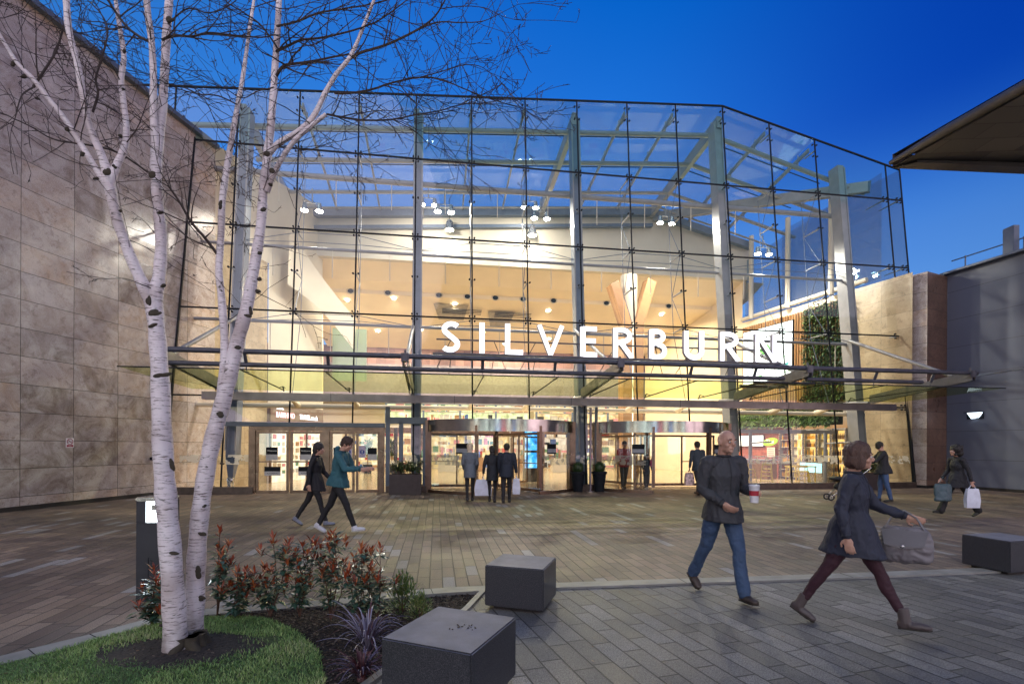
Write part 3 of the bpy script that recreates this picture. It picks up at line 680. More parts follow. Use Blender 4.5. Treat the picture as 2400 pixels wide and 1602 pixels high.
# living walls
lf=[pmat('plant leaf dark',(.02,.05,.015),.5,bump=0),pmat('plant leaf green',(.06,.12,.03),.45,bump=0),pmat('plant leaf light',(.16,.24,.07),.45,bump=0)]
def leaf(b,p,d,l,w,up=Vector((0,0,1)),droop=.15):
    d=d.normalized(); x=d.cross(up); 
    if x.length<.05: x=Vector((1,0,0))
    x.normalize(); n_=x.cross(d)
    p1=p+d*l*.5+n_*droop*l*.3; p2=p+d*l-n_*droop*l*.4
    b.add([p,p1+x*w*.5-n_*w*.12,p2,p1-x*w*.5-n_*w*.12,p1],[(0,1,4),(1,2,4),(2,3,4),(3,0,4)])
def greenwall(name,label,q0,q1,z0,z1,num,lsz,seed,o=.15,prt=True):
    rg=random.Random(seed); t=thing(name,label,'plants',rwW((q0+q1)/2,o,z0),0); b=MB(); t_loc=t.location
    for i in range(num):
        q=rg.uniform(q0,q1); z=rg.uniform(z0,z1)+.12*mnoise.noise((q*2,0,seed)); dp=o+.16*abs(mnoise.noise((q*1.7,z*1.7,seed)))+rg.uniform(0,.12)
        p=rwW(q,dp,z)-t_loc; b.m=min(2,int(abs(rg.gauss(.3,.9))+max(0,mnoise.noise((q*2.5,z*2.5,3)))*2))
        d=Vector((rg.uniform(-1,-.1)*1.2-.2,rg.uniform(-1,.5),rg.uniform(-1.2,.35)))
        leaf(b,p,d,lsz*rg.uniform(.6,1.4),lsz*rg.uniform(.25,.4))
    b.build('foliage',lf,t)
    b=MB(); p0=rwW(q0,o-.06,z0)-t_loc; p1=rwW(q1,o-.06,z0)-t_loc; b.slab([p0,p1,p1+Vector((0,0,z1-z0)),p0+Vector((0,0,z1-z0))],(.03,0,0)); b.build('backing_panel',pmat('planting panel dark',(.01,.018,.008),.9),t)
greenwall('living_wall','tall panel of dense green plants on the inner wall behind the right hand column',2.5,4.7,3.75,8.3,3600,.24,1)
greenwall('living_wall','long low strip of green plants above the bar counters',2.7,8.7,2.62,3.62,3800,.2,2,o=.35)
# ================================================================ ENTRANCE CANOPY
FQ=-3.8
CN=thing('entrance_canopy','low glass entrance canopy on dark steel tubes across the whole glass front','canopy',(P0[0],P0[1],0),A)
cl,cr=1.3,25.45
b=MB(); b.bx(1.3,26.2,-.40,-.12,3.02,3.27); b.build('gutter_beam',M['gutter'],CN,bevel=.012)
b=MB()
for s in (5.2,9.2,13.25,17.3,21.6): b.bx(s,s+.012,-.405,-.10,3.015,3.275)
b.build('beam_joint',M['seal'],CN)
b=MB(); b.tube([(cl+.3,FQ,3.97),(25.6,FQ,3.97)],.068,12); b.build('upper_tube',M['dark_tube'],CN,smooth=True)
for a,c in((cl+.6,19.0),(19.75,23.8)):
    b=MB(); b.tube([(a,FQ+.18,3.66),(c,FQ+.18,3.66)],.062,12); b.build('lower_tube',M['dark_tube'],CN,smooth=True)
arms=[1.83,7.78,13.75,19.65,25.35]
gp=lambda s,q:3.34+( -.3-q)/(3.5)*.12
for a,c in zip([1.0]+MS[3:14],MS[3:14]+[26.3]):
    m=MB(); m.slab([(a+.01,-.35,gp(a,-.35)),(c-.01,-.35,gp(a,-.35)),(c-.01,-4.1,gp(a,-4.1)),(a+.01,-4.1,gp(a,-4.1))],(0,0,.016)); m.build('canopy_glass',M['glass_can'],CN)
b=MB()
for s in MS[3:14]: b.beam((s,-.35,gp(s,-.35)+.008),(s,-4.1,gp(s,-4.1)+.008),.02,.03)
b.beam((1.0,-4.1,gp(0,-4.1)),(26.3,-4.1,gp(0,-4.1)),.012,.03); b.build('glass_joint',M['seal'],CN)
for s in arms:
    m=MB()
    for dx in(-.06,.06): m.add([(s+dx-.01,-.1,3.3),(s+dx-.01,FQ-.12,3.72),(s+dx-.01,FQ-.12,4.02),(s+dx-.01,-.1,3.62),(s+dx+.01,-.1,3.3),(s+dx+.01,FQ-.12,3.72),(s+dx+.01,FQ-.12,4.02),(s+dx+.01,-.1,3.62)],[(0,1,2,3),(7,6,5,4),(0,4,5,1),(1,5,6,2),(2,6,7,3),(3,7,4,0)])
    m.build('canopy_arm',M['dark_tube'],CN)
    m=MB(); m.tube([(s,.0,3.35),(s,1.0,3.42)],.05,8); m.tube([fp(s,5.95,.35),(s,FQ+.55,3.95)],.062,10); m.build('tie_strut',M['steel'],CN,smooth=True)
    m=MB(); m.box((s,FQ,3.93),(.20,.24,.22)); m.tube([(s,FQ,4.05),(s,FQ,4.14)],.03,6); m.build('bracket',M['dark_tube'],CN,bevel=.01)
m=MB()
for s in MS[3:14]:
    if any(abs(s-x)<.5 for x in arms): continue
    m=MB(); m.tube([(s,FQ+.05,3.94),(s,FQ+.18,3.66)],.045,8); m.tube([(s,FQ+.18,3.62),(s,FQ+.18,3.50)],.016,6); m.box((s,FQ+.18,3.48),(.16,.03,.02)); m.build('tube_hanger',M['dark_tube'],CN)
for q,a,c in((-2.9,18.5,20.6),(-2.0,18.6,20.3)):
    m=MB(); m.tube([(a,q,3.62),(c,q,3.62)],.055,10); m.tube([(19.65,q,3.6),(19.65,q,3.5)],.03,6); m.build('cross_tube',M['dark_tube'],CN,smooth=True)
for s in MS[2:14]:
    m=MB(); m.tube([(s,-.38,3.32),(s,-.5,3.46)],.02,6); m.tube([(s-.1,-.6,3.40),(s,-.5,3.46),(s+.1,-.6,3.40)],.012,5); m.build('glass_clamp',M['seal'],CN)
# ================================================================ SIGN
SQ=-3.7
SG=thing('illuminated_sign','row of tall glowing white capital letters on a dark rail above the canopy','sign',tuple(W(8.6,SQ,4.08)),A)
lw=emat('white letter face glow',(.92,.93,1.0),.75); ls=pmat('letter side grey',(.35,.35,.42),.5,bump=0)
LET=[('S',8.73,9.26),('I',9.77,9.91),('L',10.48,10.98),('V',11.37,12.16),('E',12.63,13.11),('R',13.59,14.19),('B',14.68,15.21),('U',15.74,16.36),('R',16.87,17.50),('N',18.0,18.69)]
def arc(cx,cz,rx,rz,a0,a1,n=14): return [(cx+rx*math.cos(R(a0+(a1-a0)*k/n)),cz+rz*math.sin(R(a0+(a1-a0)*k/n))) for k in range(n+1)]
def stroke(pts,w0):
    """flat ribbon outline along a path (x,z) with widths"""
    n=len(pts); ws=w0 if isinstance(w0,list) else [w0]*n; L=[];Rr=[]
    for i in range(n):
        a=Vector(pts[max(0,i-1)]); c=Vector(pts[min(n-1,i+1)]); t=(c-a).normalized(); nn=Vector((-t.y,t.x)); p=Vector(pts[i])
        L.append(p+nn*ws[i]/2); Rr.append(p-nn*ws[i]/2)
    return L,Rr
def letter(ch,w,h=.84,st=.135):
    S=[]; hw=st/2
    if ch=='I': S=[[(w/2,0),(w/2,h)]]; st=min(st,w)
    if ch=='L': S=[[(hw,0),(hw,h)],[(hw,hw*.85),(w,hw*.85)]]
    if ch=='E': S=[[(hw,0),(hw,h)],[(hw,hw*.85),(w,hw*.85)],[(hw,h*.53),(w*.92,h*.53)],[(hw,h-hw*.85),(w*.98,h-hw*.85)]]
    if ch=='V': S=[[(hw,h),(w/2,0.02)],[(w-hw,h),(w/2,0.02)]]
    if ch=='N': S=[[(hw,0),(hw,h)],[(w-hw,0),(w-hw,h)],[(hw*.9,h-.02),(w-hw*.9,.02)]]
    if ch=='U': S=[[(hw,h)]+arc(w/2,w*.45,w/2-hw,w*.45-hw,180,360,18)+[(w-hw,h)]]
    if ch=='R': S=[[(hw,0),(hw,h)],[(hw,h-hw*.8)]+[(w*.42,h-hw*.8)]+arc(w*.45,h*.74,w*.36,h*.26-hw*.8,85,-90,14)+[(hw,h*.48)],[(w*.42,h*.47),(w-hw*.6,0)]]
    if ch=='B': S=[[(hw,0),(hw,h)],[(hw,h-hw*.8),(w*.4,h-hw*.8)]+arc(w*.42,h*.765,w*.36,h*.235-hw*.8,85,-90,12)+[(hw,h*.53)],[(hw,h*.53),(w*.45,h*.53)]+arc(w*.47,h*.275,w*.53-hw,h*.275-hw*.8,85,-90,14)+[(hw,hw*.8)]]
    if ch=='S': S=[arc(w*.52,h*.745,w*.44-hw*.6,h*.255-hw,35,235,16)+arc(w*.44,h*.27,w*.52-hw,h*.27-hw,50,-140,18)]
    m=MB(); D=.13; kk=0
    for p in S:
        L,Rr=stroke(p,st*(.86 if ch in'VN' else 1)); n=len(p); kk+=1; dz=kk*.0015
        m.m=0
        for i in range(n-1): m.add([(L[i].x,-dz,L[i].y),(L[i+1].x,-dz,L[i+1].y),(Rr[i+1].x,-dz,Rr[i+1].y),(Rr[i].x,-dz,Rr[i].y)],[(0,1,2,3)])
        m.m=1
        for E_ in(L,Rr):
            for i in range(n-1): m.add([(E_[i].x,-dz,E_[i].y),(E_[i+1].x,-dz,E_[i+1].y),(E_[i+1].x,D,E_[i+1].y),(E_[i].x,D,E_[i].y)],[(0,1,2,3)])
        for i in range(n-1): m.add([(L[i].x,D+dz,L[i].y),(L[i+1].x,D+dz,L[i+1].y),(Rr[i+1].x,D+dz,Rr[i+1].y),(Rr[i].x,D+dz,Rr[i].y)],[(0,1,2,3)])
        for i in(0,n-1): m.add([(L[i].x,-dz,L[i].y),(Rr[i].x,-dz,Rr[i].y),(Rr[i].x,D,Rr[i].y),(L[i].x,D,L[i].y)],[(0,1,2,3)])
    return m
for ch,a,c in LET:
    o=letter(ch,c-a).build('letter',[lw,ls],SG); o.location=(a-8.6,0,.05); o['label']='glowing white capital letter '+ch
b=MB(); b.bx(-.1,10.25,-.02,.10,-.01,.04); b.build('base_rail',M['dark_tube'],SG,bevel=.005)
b=MB(); b.beam((.0,.13,.42),(10.1,.13,.42),.03,.04); b.build('rear_rail',M['dark_tube'],SG)
for k in range(9):
    m=MB(); x=.4+k*1.18; m.tube([(x,.1,.0),(x-.05,.42,-.5)],.012,5); m.tube([(x,.13,.42),(x+.38*(1 if k%2 else -1),.45,-.3)],.012,5); m.build('rail_stay',M['dark_tube'],SG)
# ================================================================ DOORS
def revolving(s0,s1,ang,lab):
    c=(s0+s1)/2; hw=(s1-s0)/2; sag=1.42; Rr=(hw*hw+sag*sag)/(2*sag); cq=Rr-sag+.05
    D=thing('revolving_door',lab,'revolving door',tuple(W(c,cq,0)),A)
    def P(a,r,z): return (r*math.sin(a),-r*math.cos(a),z)
    am=math.asin(hw/Rr); N=40
    def ring(r0,r1,z0,z1,a0,a1,n=N):
        m=MB(); vs=[]
        for k in range(n+1):
            a=a0+(a1-a0)*k/n
            vs+=[P(a,r0,z0),P(a,r1,z0),P(a,r1,z1),P(a,r0,z1)]
        fs=[]
        for k in range(n):
            for q in range(4): fs.append((k*4+q,k*4+(q+1)%4,k*4+4+(q+1)%4,k*4+4+q))
        fs+=[(3,2,1,0),(n*4,n*4+1,n*4+2,n*4+3)]
        return m.add(vs,fs)
    ring(Rr-.12,Rr+.03,2.07,2.47,-am,am).build('drum_fascia',M['brushed'],D,smooth=True)
    m=MB(); m.lathe((0,0,2.40),[(Rr-.05,0),(Rr-.05,.05),(0.01,.09)],48); m.build('drum_ceiling',M['cream'],D)
    ring(Rr-.10,Rr+.02,0.0,.10,-am,-.33).build('curb',M['bronze'],D); ring(Rr-.10,Rr+.02,0.0,.10,.38,am).build('curb',M['bronze'],D)
    for a0,a1 in((-am+.04,-.33),(.42,am-.04)):
        m=MB(); n=14
        vs=[P(a0+(a1-a0)*k/n,Rr-.05,z) for k in range(n+1) for z in(.1,2.07)]; m.add(vs,[(2*k,2*k+2,2*k+3,2*k+1) for k in range(n)]); m.build('curved_glass',M['glass_door'],D,smooth=True)
        m=MB(); vs=[P(a0+(a1-a0)*k/n,Rr-.055,z) for k in range(n+1) for z in(.95,1.28)]; m.add(vs,[(2*k,2*k+2,2*k+3,2*k+1) for k in range(n)]); m.build('frosted_band',M['frost'],D,smooth=True)
    for a,w in((-.33,.10),(.38,.12)):
        m=MB(); p=Vector(P(a,Rr-.04,1.235)); m.box(p,(w,.14,2.47-.4),Matrix.Rotation(a,3,'Z')); m.build('door_post',M['bronze'],D,bevel=.006)
    for a in(-am,am):
        m=MB(); p=Vector(P(a,Rr-.04,1.235)); m.box(p+Vector((0,.12,0)),(.22,.46,2.47)); m.build('jamb',M['bronze'],D,bevel=.01)
    for k in range(3):
        aa=ang+k*2*PI/3; d=Vector((math.sin(aa),-math.cos(aa),0)); r1=Rr-.16; w=MB()
        w.beam(d*.08+Vector((0,0,.08)),d*r1+Vector((0,0,.08)),.05,.10); w.beam(d*.08+Vector((0,0,2.02)),d*r1+Vector((0,0,2.02)),.05,.08)
        for rr in(.1,r1*.52,r1): w.beam(d*rr+Vector((0,0,.05)),d*rr+Vector((0,0,2.05)),.055,.055,(1,0,0))
        w.beam(d*r1*.52+Vector((0,0,1.0)),d*r1+Vector((0,0,1.0)),.03,.035); lf_=w.build('door_wing',M['bronze'],D)
        g=MB(); g.quad(d*.1+Vector((0,0,.12)),d*r1+Vector((0,0,.12)),d*r1+Vector((0,0,2.0)),d*.1+Vector((0,0,2.0))); g.build('wing_glass',M['glass_door'],lf_)
    m=MB(); m.lathe((0,0,0),[(.07,0),(.07,2.4)],16); m.build('centre_shaft',M['bronze'],D)
    for a in(-.50,.55):
        m=MB(); p=Vector(P(a,Rr-.035,1.5)); rot=Matrix.Rotation(a,3,'Z'); m.box(p,(.42,.008,.34),rot); pn=m.build('door_notice',M['seal'],D)
        m=MB(); m.box(p+rot@Vector((0,-.007,-.06)),(.40,.004,.13),rot); m.build('grey_panel',pmat('notice grey',(.25,.27,.32),.4,bump=0),pn)
    return D
revolving(8.30,13.45,.45,'left glass revolving door under the letters V and E, dark clothed group walking in')
revolving(14.35,19.45,1.55,'right glass revolving door with two people inside, beside the potted box balls')
# automatic swing doors at left
DL=thing('entrance_doors','bronze framed automatic double doors left of the large leafy planter','doors',tuple(W(1.72,0,0)),A)
b=MB(); b.bx(.0,5.16,-.06,.22,2.2,2.34); b.build('lintel',M['steel_blue'],DL,bevel=.006)
b=MB(); b.bx(.85,5.16,-.02,.16,2.06,2.195)
for x,w in((.95,.2),(3.26,.22),(5.08,.14)): b.bx(x-w/2,x+w/2,-.03,.17,0,2.06)
b.build('frame',M['bronze'],DL,bevel=.006)
db=pmat('notice blue',(.03,.06,.30),.5,bump=0); ng=pmat('notice pale',(.45,.46,.48),.5,bump=0); pur=pmat('notice lilac',(.42,.38,.55),.5,bump=0)
for x0,x1,kind in((1.06,2.08,0),(2.12,3.14,0),(3.38,4.18,1),(4.22,5.0,1)):
    m=MB(); z1=2.05
    for x in(x0+.04,x1-.04): m.bx(x-.04,x+.04,.02,.09,.01,z1)
    m.bx(x0,x1,.022,.088,.01,.10); m.bx(x0,x1,.022,.088,z1-.08,z1)
    if kind==0: m.bx(x0,x1,.03,.08,1.02,1.07)
    lf_=m.build('door_leaf',M['bronze'],DL)
    g=MB(); g.quad((x0+.06,.055,.1),(x1-.06,.055,.1),(x1-.06,.055,1.98),(x0+.06,.055,1.98)); g.build('pane',M['glass_door'],lf_)
    xm=(x0+x1)/2
    def notice(x,z,w,h,ma,nm='notice'):
        n_=MB(); n_.bx(x-w/2,x+w/2,.035,.045,z-h/2,z+h/2); n_.build(nm,ma,lf_)
    if kind==0:
        notice(xm-.02,1.40,.36,.24,M['seal']); notice(xm-.02,1.19,.36,.20,ng); notice(xm,.80,.50,.16,M['seal']); notice(xm,.66,.50,.14,ng)
        textmesh('notice_lettering','Welcome',.075,wh,lf_,.001,loc=(xm-.02,.033,1.38)); textmesh('notice_lettering','AUTOMATIC',.06,M['seal'],lf_,.001,loc=(xm,.033,.64))
    else:
        xs_=x1-.2 if kind==1 and x0<4 else x0+.2
        notice(xs_,1.38,.22,.40,pur)
        n_=MB(); n_.lathe((0,0,0),[(.075,0),(.075,.004)],20); o=n_.build('blue_disc',db,lf_); o.rotation_euler=(R(90),0,0); o.location=(xs_,.034,1.37)
        n_=MB(); n_.bx(xs_-.012,xs_+.012,.026,.029,1.36,1.42); n_.bx(xs_-.012,xs_+.012,.026,.029,1.325,1.345); n_.build('exclamation_mark',wh,lf_)
        notice(xs_,1.24,.17,.035,db); notice(xm+(.14 if x0>4 else -.14),1.40,.30,.22,M['seal']); notice(xm+(.14 if x0>4 else -.14),1.20,.30,.20,ng)
# side glazing frames between doors
b=MB()
for x in(6.98,7.42,8.22): b.bx(x-.07,x+.07,-.03,.12,.0,2.9 if x<7.2 else 2.4)
b.bx(6.9,8.3,-.03,.12,2.33,2.55); b.build('side_frame',M['steel_blue'],G,bevel=.006)
b=MB()
for x in (13.5,14.3): b.bx(x-.04,x+.04,-.03,.1,0,3.0)
b.build('side_frame',M['steel_blue'],G,bevel=.006)
# frosted manifestation band on the fixed glass
for a,c in((.45,2.6),(7.05,8.2),(13.55,14.25),(19.55,27.3)):
    m=MB(); m.add([fp(a,.95,-.012),fp(c,.95,-.012),fp(c,1.27,-.012),fp(a,1.27,-.012)],[(0,1,2,3)]); m.build('frosted_band',M['frost'],G)
# dropped white ring lamps: downlights
# ================================================================ LAMPS INSIDE
warm=(1,.80,.52); neut=(1,.92,.80)
def lamp(kind,name,p,en,col,size=.08,aim=None,spot=150,blend=.8,sy=None):
    d=bpy.data.lights.new(name,kind); d.energy=en; d.color=col
    if kind=='AREA': d.shape='RECTANGLE'; d.size=size; d.size_y=sy or size
    else: d.shadow_soft_size=size
    if kind=='SPOT': d.spot_size=R(spot); d.spot_blend=blend
    o=bpy.data.objects.new(name,d); COL.objects.link(o); o.location=p
    if aim is not None: o.rotation_euler=(Vector(aim)-Vector(p)).to_track_quat('-Z','Y').to_euler()
    return o
glow=emat('lamp glass glow',(1,.93,.78),30)
def flood(s,q,z,lab,aim,en=420,pair=True):
    t=thing('floodlight',lab,'light',tuple(W(s,q,z)),A,'floodlights on the roof steel')
    for dx in((-.28,.28) if pair else (0,)):
        m=MB(); m.tube([(dx,.02,.16),(dx,.0,-.16)],[.075,.12],14); m.build('lamp_body',M['chrome'],t,smooth=True)
        m=MB(); m.lathe((dx,0,-.185),[(.12,0),(.14,.03)],14); m.build('lamp_lens',glow,t)
    m=MB(); m.tube([(-.3,.05,.18),(.3,.05,.18)],.02,6); m.tube([(0,.05,.18),(0,.05,.75)],.025,6); m.build('bracket',M['steel'],t)
    lamp('SPOT','floodlight_lamp',W(s,q,z-.26),en*1.35,neut,.12,W(s,q-.6,0) if z<12 else aim,172,.6)
    return t
flood(3.7,3.4,11.0,'pair of glowing floodlights high beside the leftmost steel column',W(8,7,0),45)
flood(8.9,4.0,11.6,'pair of glowing floodlights behind the second steel column from the left',W(9,8.5,5))
flood(8.2,5.6,12.6,'upper pair of small floodlights above the second column from the left',W(9,8.5,9),150)
flood(13.1,4.3,11.75,'pair of glowing floodlights just left of the third steel column',W(13,8.5,4))
flood(13.0,6.4,13.2,'upper floodlight pair under the roof behind the third column',W(13,8.5,9),120)
flood(18.9,4.2,11.9,'pair of glowing floodlights left of the fourth steel column',W(18,8.5,4))
flood(23.6,4.0,10.7,'pair of glowing floodlights in the right hand corner near the living wall',W(24,5,0))
for s in(9.2,13.4):                                           # two pendant bulkhead lamps
    t=thing('pendant_lamp','glowing pendant lamp hanging in front of the '+('left' if s<10 else 'middle')+' part of the white bulkhead','light',tuple(W(s,7.9,12.35)),A,'pendant lamps before the bulkhead')
    m=MB(); m.lathe((0,0,0),[(.10,.5),(.16,.4),(.26,.02),(.24,0)],20); m.build('shade',M['chrome'],t,smooth=True); m=MB(); m.lathe((0,0,-.02),[(.05,0),(.2,.01),(.2,.02)],16); m.build('bulb',glow,t)
    m=MB(); m.tube([(0,0,.5),(0,0,1.6)],.012,5); m.build('cord',M['seal'],t)
    lamp('SPOT','pendant_lamp_light',W(s,7.85,12.28),110,neut,.14,W(s,8.4,8),160,1)
def cz(q):
    for (q0,z0),(q1,z1) in zip(pr,pr[1:]):
        if q0<=q<=q1: return z0+(z1-z0)*(q-q0)/(q1-q0)
    return 9
ORD=['first','second','third','fourth','fifth','sixth','seventh','eighth','ninth','tenth','eleventh','twelfth']; dn=-1
for s,q in((3.6,12.0),(6.2,11.6),(9.6,11.9),(15.2,12.2),(19.4,11.2),(22.3,12),(4.9,15.4),(7.6,15),(11.5,15.2),(13.2,16.8),(16,15.6),(20.5,15)):
    dn+=1; nm_=ORD[dn if dn<6 else dn-6]
    t=thing('downlight',nm_+' small bright downlight from the left in the '+('front' if dn<6 else 'back')+' row of the cream hall ceiling','light',tuple(W(s,q,cz(q)-.03)),A,'downlights in the hall ceiling')
    m=MB(); m.lathe((0,0,-.01),[(.09,0),(.10,.03)],14); m.build('lens',glow,t); m=MB(); m.lathe((0,0,-.005),[(.10,0),(.15,.0),(.15,.03)],16,False); m.build('rim',M['white'],t)
    lamp('SPOT','downlight_lamp',W(s,q,cz(q)-.05),430,warm,.09,W(s,q,0),172,.35)
for k,s in enumerate((3.9,5.9,8.7,10.3,11.9,13.5,15.3,16.9,18.5,20.6,22.4)):     # black half round air nozzles
    t=thing('air_nozzle',ORD[k]+' round black air nozzle from the left in the cream ceiling step','vent',tuple(W(s,11.22,10.05)),A,'air nozzles along the ceiling step')
    m=MB(); ringp=[(.20*math.cos(a*PI/10),-.02,.16*math.sin(a*PI/10)) for a in range(21)]; m.tube(ringp,.03,6); m.build('rim',M['white'],t)
    m=MB(); m.ball((0,-.01,0),(.16,.09,.13),12); m.build('nozzle_ball',M['seal'],t,smooth=True)
# shops at the rear and left, their lighting put into glowing back walls
def shelfshop(name,lab,s0,s1,q,z0,z1,rows,seed,glowc,tilt=0):
    rg=random.Random(seed); t=thing(name,lab,'shop display',tuple(W(s0,q,0)),A); Wd=s1-s0
    m=MB(); m.quad((0,.9,z0),(Wd,.9,z0),(Wd,.9,z1),(0,.9,z1)); m.build('back_wall',glowc,t)
    m=MB(); h=(z1-z0)/rows
    for r in range(rows): m.bx(.05,Wd-.05,.3,.88,z0+h*r+.02,z0+h*r+.06)
    m.build('shelves',M['white'],t)
    m=MB()
    for r in range(rows):
        x=.1
        while x<Wd-.2:
            w=rg.choice([rg.uniform(.05,.2),rg.uniform(.2,.7)]); hh=rg.uniform(.25,.8)*h
            if rg.random()<.8: m.m=rg.randrange(len(GOODS)); m.bx(x,x+w*.85,.35,.6,z0+h*r+.06,z0+h*r+.06+hh)
            x+=w
    m.build('goods',GOODS,t)
    m=MB()
    k=0
    while k<Wd: m.bx(k-.07,k+.07,-.05,.05,z0,z1); k+=Wd/max(1,round(Wd/2.4))
    m.bx(-.04,Wd+.04,-.06,.06,z1-.28,z1+.10); m.build('window_frame',M['bronze'] if z0<1 else M['steel_blue'],t)
    return t
GOODS=[pmat('goods cream',(.42,.33,.22),.6,bump=0),pmat('goods white',(.45,.44,.40),.6,bump=0),pmat('goods dark',(.03,.03,.035),.6,bump=0),pmat('goods red',(.45,.04,.05),.6,bump=0),pmat('goods pink',(.6,.25,.28),.6,bump=0),pmat('goods green',(.12,.25,.15),.6,bump=0),pmat('goods tan',(.35,.2,.1),.6,bump=0),pmat('goods blue',(.08,.14,.35),.6,bump=0)]
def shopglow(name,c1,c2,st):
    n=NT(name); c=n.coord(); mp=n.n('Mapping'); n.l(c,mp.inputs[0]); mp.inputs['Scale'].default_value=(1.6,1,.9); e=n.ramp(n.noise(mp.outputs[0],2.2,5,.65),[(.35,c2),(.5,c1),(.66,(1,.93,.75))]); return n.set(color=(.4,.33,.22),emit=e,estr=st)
sg1=shopglow('glowing shop back wall',(.85,.60,.26),(.22,.14,.08),.42); sg2=shopglow('glowing upper shop wall',(.62,.70,.34),(.2,.26,.12),.5); sg3=shopglow('glowing white shop wall',(.8,.7,.55),(.3,.25,.2),.33)  # walls glow by themselves in place of shop lamps
shelfshop('rear_shop','brightly lit rear shop seen through the left doors',2.6,7.4,17.6,0.0,2.7,5,1,sg1)
shelfshop('rear_shop','brightly lit rear shop seen through the left revolving door',7.6,13.6,17.4,0.0,2.7,5,2,sg1)
shelfshop('rear_shop','brightly lit rear shop behind the gap between the revolving doors',13.8,18.4,17.6,0.0,2.7,5,3,sg3)
shelfshop('rear_shop','brightly lit rear shop seen through the right revolving door',18.6,24.2,17.4,0.0,2.7,5,4,sg1)
shelfshop('upper_shop_window','upper row of greenish lit display shelves above the left revolving door',5.2,15.2,17.7,3.1,4.7,2,5,sg2)
shelfshop('upper_shop_window','upper lit display window above the right revolving door',15.6,23.5,17.7,3.1,4.7,2,6,sg1)
# travel shop on the left inner wall
al=math.atan2(1,.325); 
TS=thing('travel_shop','travel shop with white lit lettering on a brown fascia on the left inner wall','shop',tuple(W(LWs(4.95)+.05,4.95,0)),A+al)
Lx=4.15
m=MB(); m.bx(0,Lx,-.06,.10,2.55,3.35); m.build('fascia',pmat('brown grey fascia',(.16,.11,.095),.5),TS)
m=MB(); m.quad((.05,-.02,.0),(Lx,-.02,.0),(Lx,-.02,2.55),(.05,-.02,2.55)); m.build('interior_glow_sheet',shopglow('travel shop interior glow',(.9,.75,.55),(.4,.3,.2),.36),TS)  # flat glowing sheet stands in for the light inside the shop
rg=random.Random(8); m=MB()
for k in range(12):
    for r in range(7):
        if rg.random()<.8: m.m=rg.choice([0,1,1,0,4,6,3,5]); ww_=rg.uniform(.12,.27); hh_=rg.uniform(.12,.25); m.bx(.2+k*.33,.2+k*.33+ww_,-.05,-.03,.35+r*.3,.35+r*.3+hh_)
m.build('brochure_racks',GOODS,TS)
m=MB()
for x in(0,1.35,2.7,Lx): m.bx(x-.05,x+.05,-.09,-.03,0,2.55)
m.build('window_frame',M['bronze'],TS)
tw=emat('fascia lettering glow',(1,.93,.93),.8); 
textmesh('shop_lettering','BARRHEAD',.34,emat('fascia lettering pink glow',(1,.5,.5),.8),TS,.01,'LEFT',loc=(.35,-.08,2.78),sx=.78); textmesh('shop_lettering','TRAVEL.co.uk',.32,tw,TS,.01,'LEFT',loc=(2.08,-.08,2.78),sx=.80); textmesh('shop_lettering','THINK',.18,tw,TS,.01,'LEFT',loc=(.35,-.08,3.12))
# timber Y column
Y=thing('timber_column','tall timber clad Y shaped column behind the letters B and R','column',tuple(W(18.2,6.6,0)),A)
m=MB(); m.bx(-.52,-.06,-.35,.35,0,7.6); m.build('trunk',M['wood'],Y); m=MB(); m.bx(.06,.52,-.35,.35,0,7.6); m.build('trunk',M['wood'],Y)
m=MB(); m.slab([(-.52,-.35,7.6),(-.06,-.35,7.6),(-.80,-.35,9.75),(-1.18,-.35,9.55)],(0,.7,0)); m.build('branch',M['wood'],Y)
m=MB(); m.slab([(.06,-.35,7.6),(.52,-.35,7.6),(1.18,-.35,9.75),(.76,-.35,9.95)],(0,.7,0)); m.build('branch',M['wood'],Y)
m=MB(); m.bx(-.05,.05,-.2,.2,0,7.7); m.build('light_strip',emat('column light strip',(1,.9,.65),.8),Y)
m=MB(); m.tube([(0,.3,7.6),(0,.3,10.2)],.42,20); m.build('core_cylinder',M['white'],Y,smooth=True)
# bar counter, menus, fridges along the right inner wall
rot_r=A-PI/2+math.atan(.20)
def onr(name,lab,cat,q,o,z,group=None): return thing(name,lab,cat,rwW(q,o,z),rot_r,group)
t=onr('brick_wall','red brick wall of the takeaway counter between menu boards and fridges','wall',7.2,.12,0); m=MB(); m.quad((-1.7,0,0),(1.7,0,0),(1.7,0,2.6),(-1.7,0,2.6),[(0,0),(3.4,0),(3.4,2.6),(0,2.6)]); m.quad((-1.7,.1,0),(1.7,.1,0),(1.7,.1,2.6),(-1.7,.1,2.6),[(0,0),(3.4,0),(3.4,2.6),(0,2.6)]); m.build('brickwork',M['brickred'],t)
mw=emat('menu board glow',(1,.97,.9),.55)
for i,q in enumerate((8.35,7.45)):
    t=onr('menu_board',('left' if i==0 else 'right')+' glowing white menu board on the red brick','menu board',q,.24,1.62); m=MB(); m.bx(-.42,.42,0,.05,0,.62); m.build('frame',M['seal'],t); m=MB(); m.bx(-.39,.39,-.008,-.001,.03,.59); m.build('display',mw,t)
    m=MB()
    for k in range(5): m.bx(.15,.34,-.011,-.009,.1+k*.09,.12+k*.09)
    m.bx(-.36,.1,-.011,-.009,.28,.29); m.build('menu_lines',GOODS[2],t)
t=onr('shop_sign','bright lime green leaf shaped sign with white lettering','sign',6.35,.5,1.86); m=MB(); m.slab([(.42*math.cos(a*PI/12)*1.1,0,.20*math.sin(a*PI/12)+.06*math.cos(a*PI/12)) for a in range(24)],(0,.04,0)); m.build('sign_board',emat('lime sign glow',(.30,.55,.03),.30),t); textmesh('sign_lettering','Thai',.30,wh,t,.003,loc=(0,-.008,-.08))
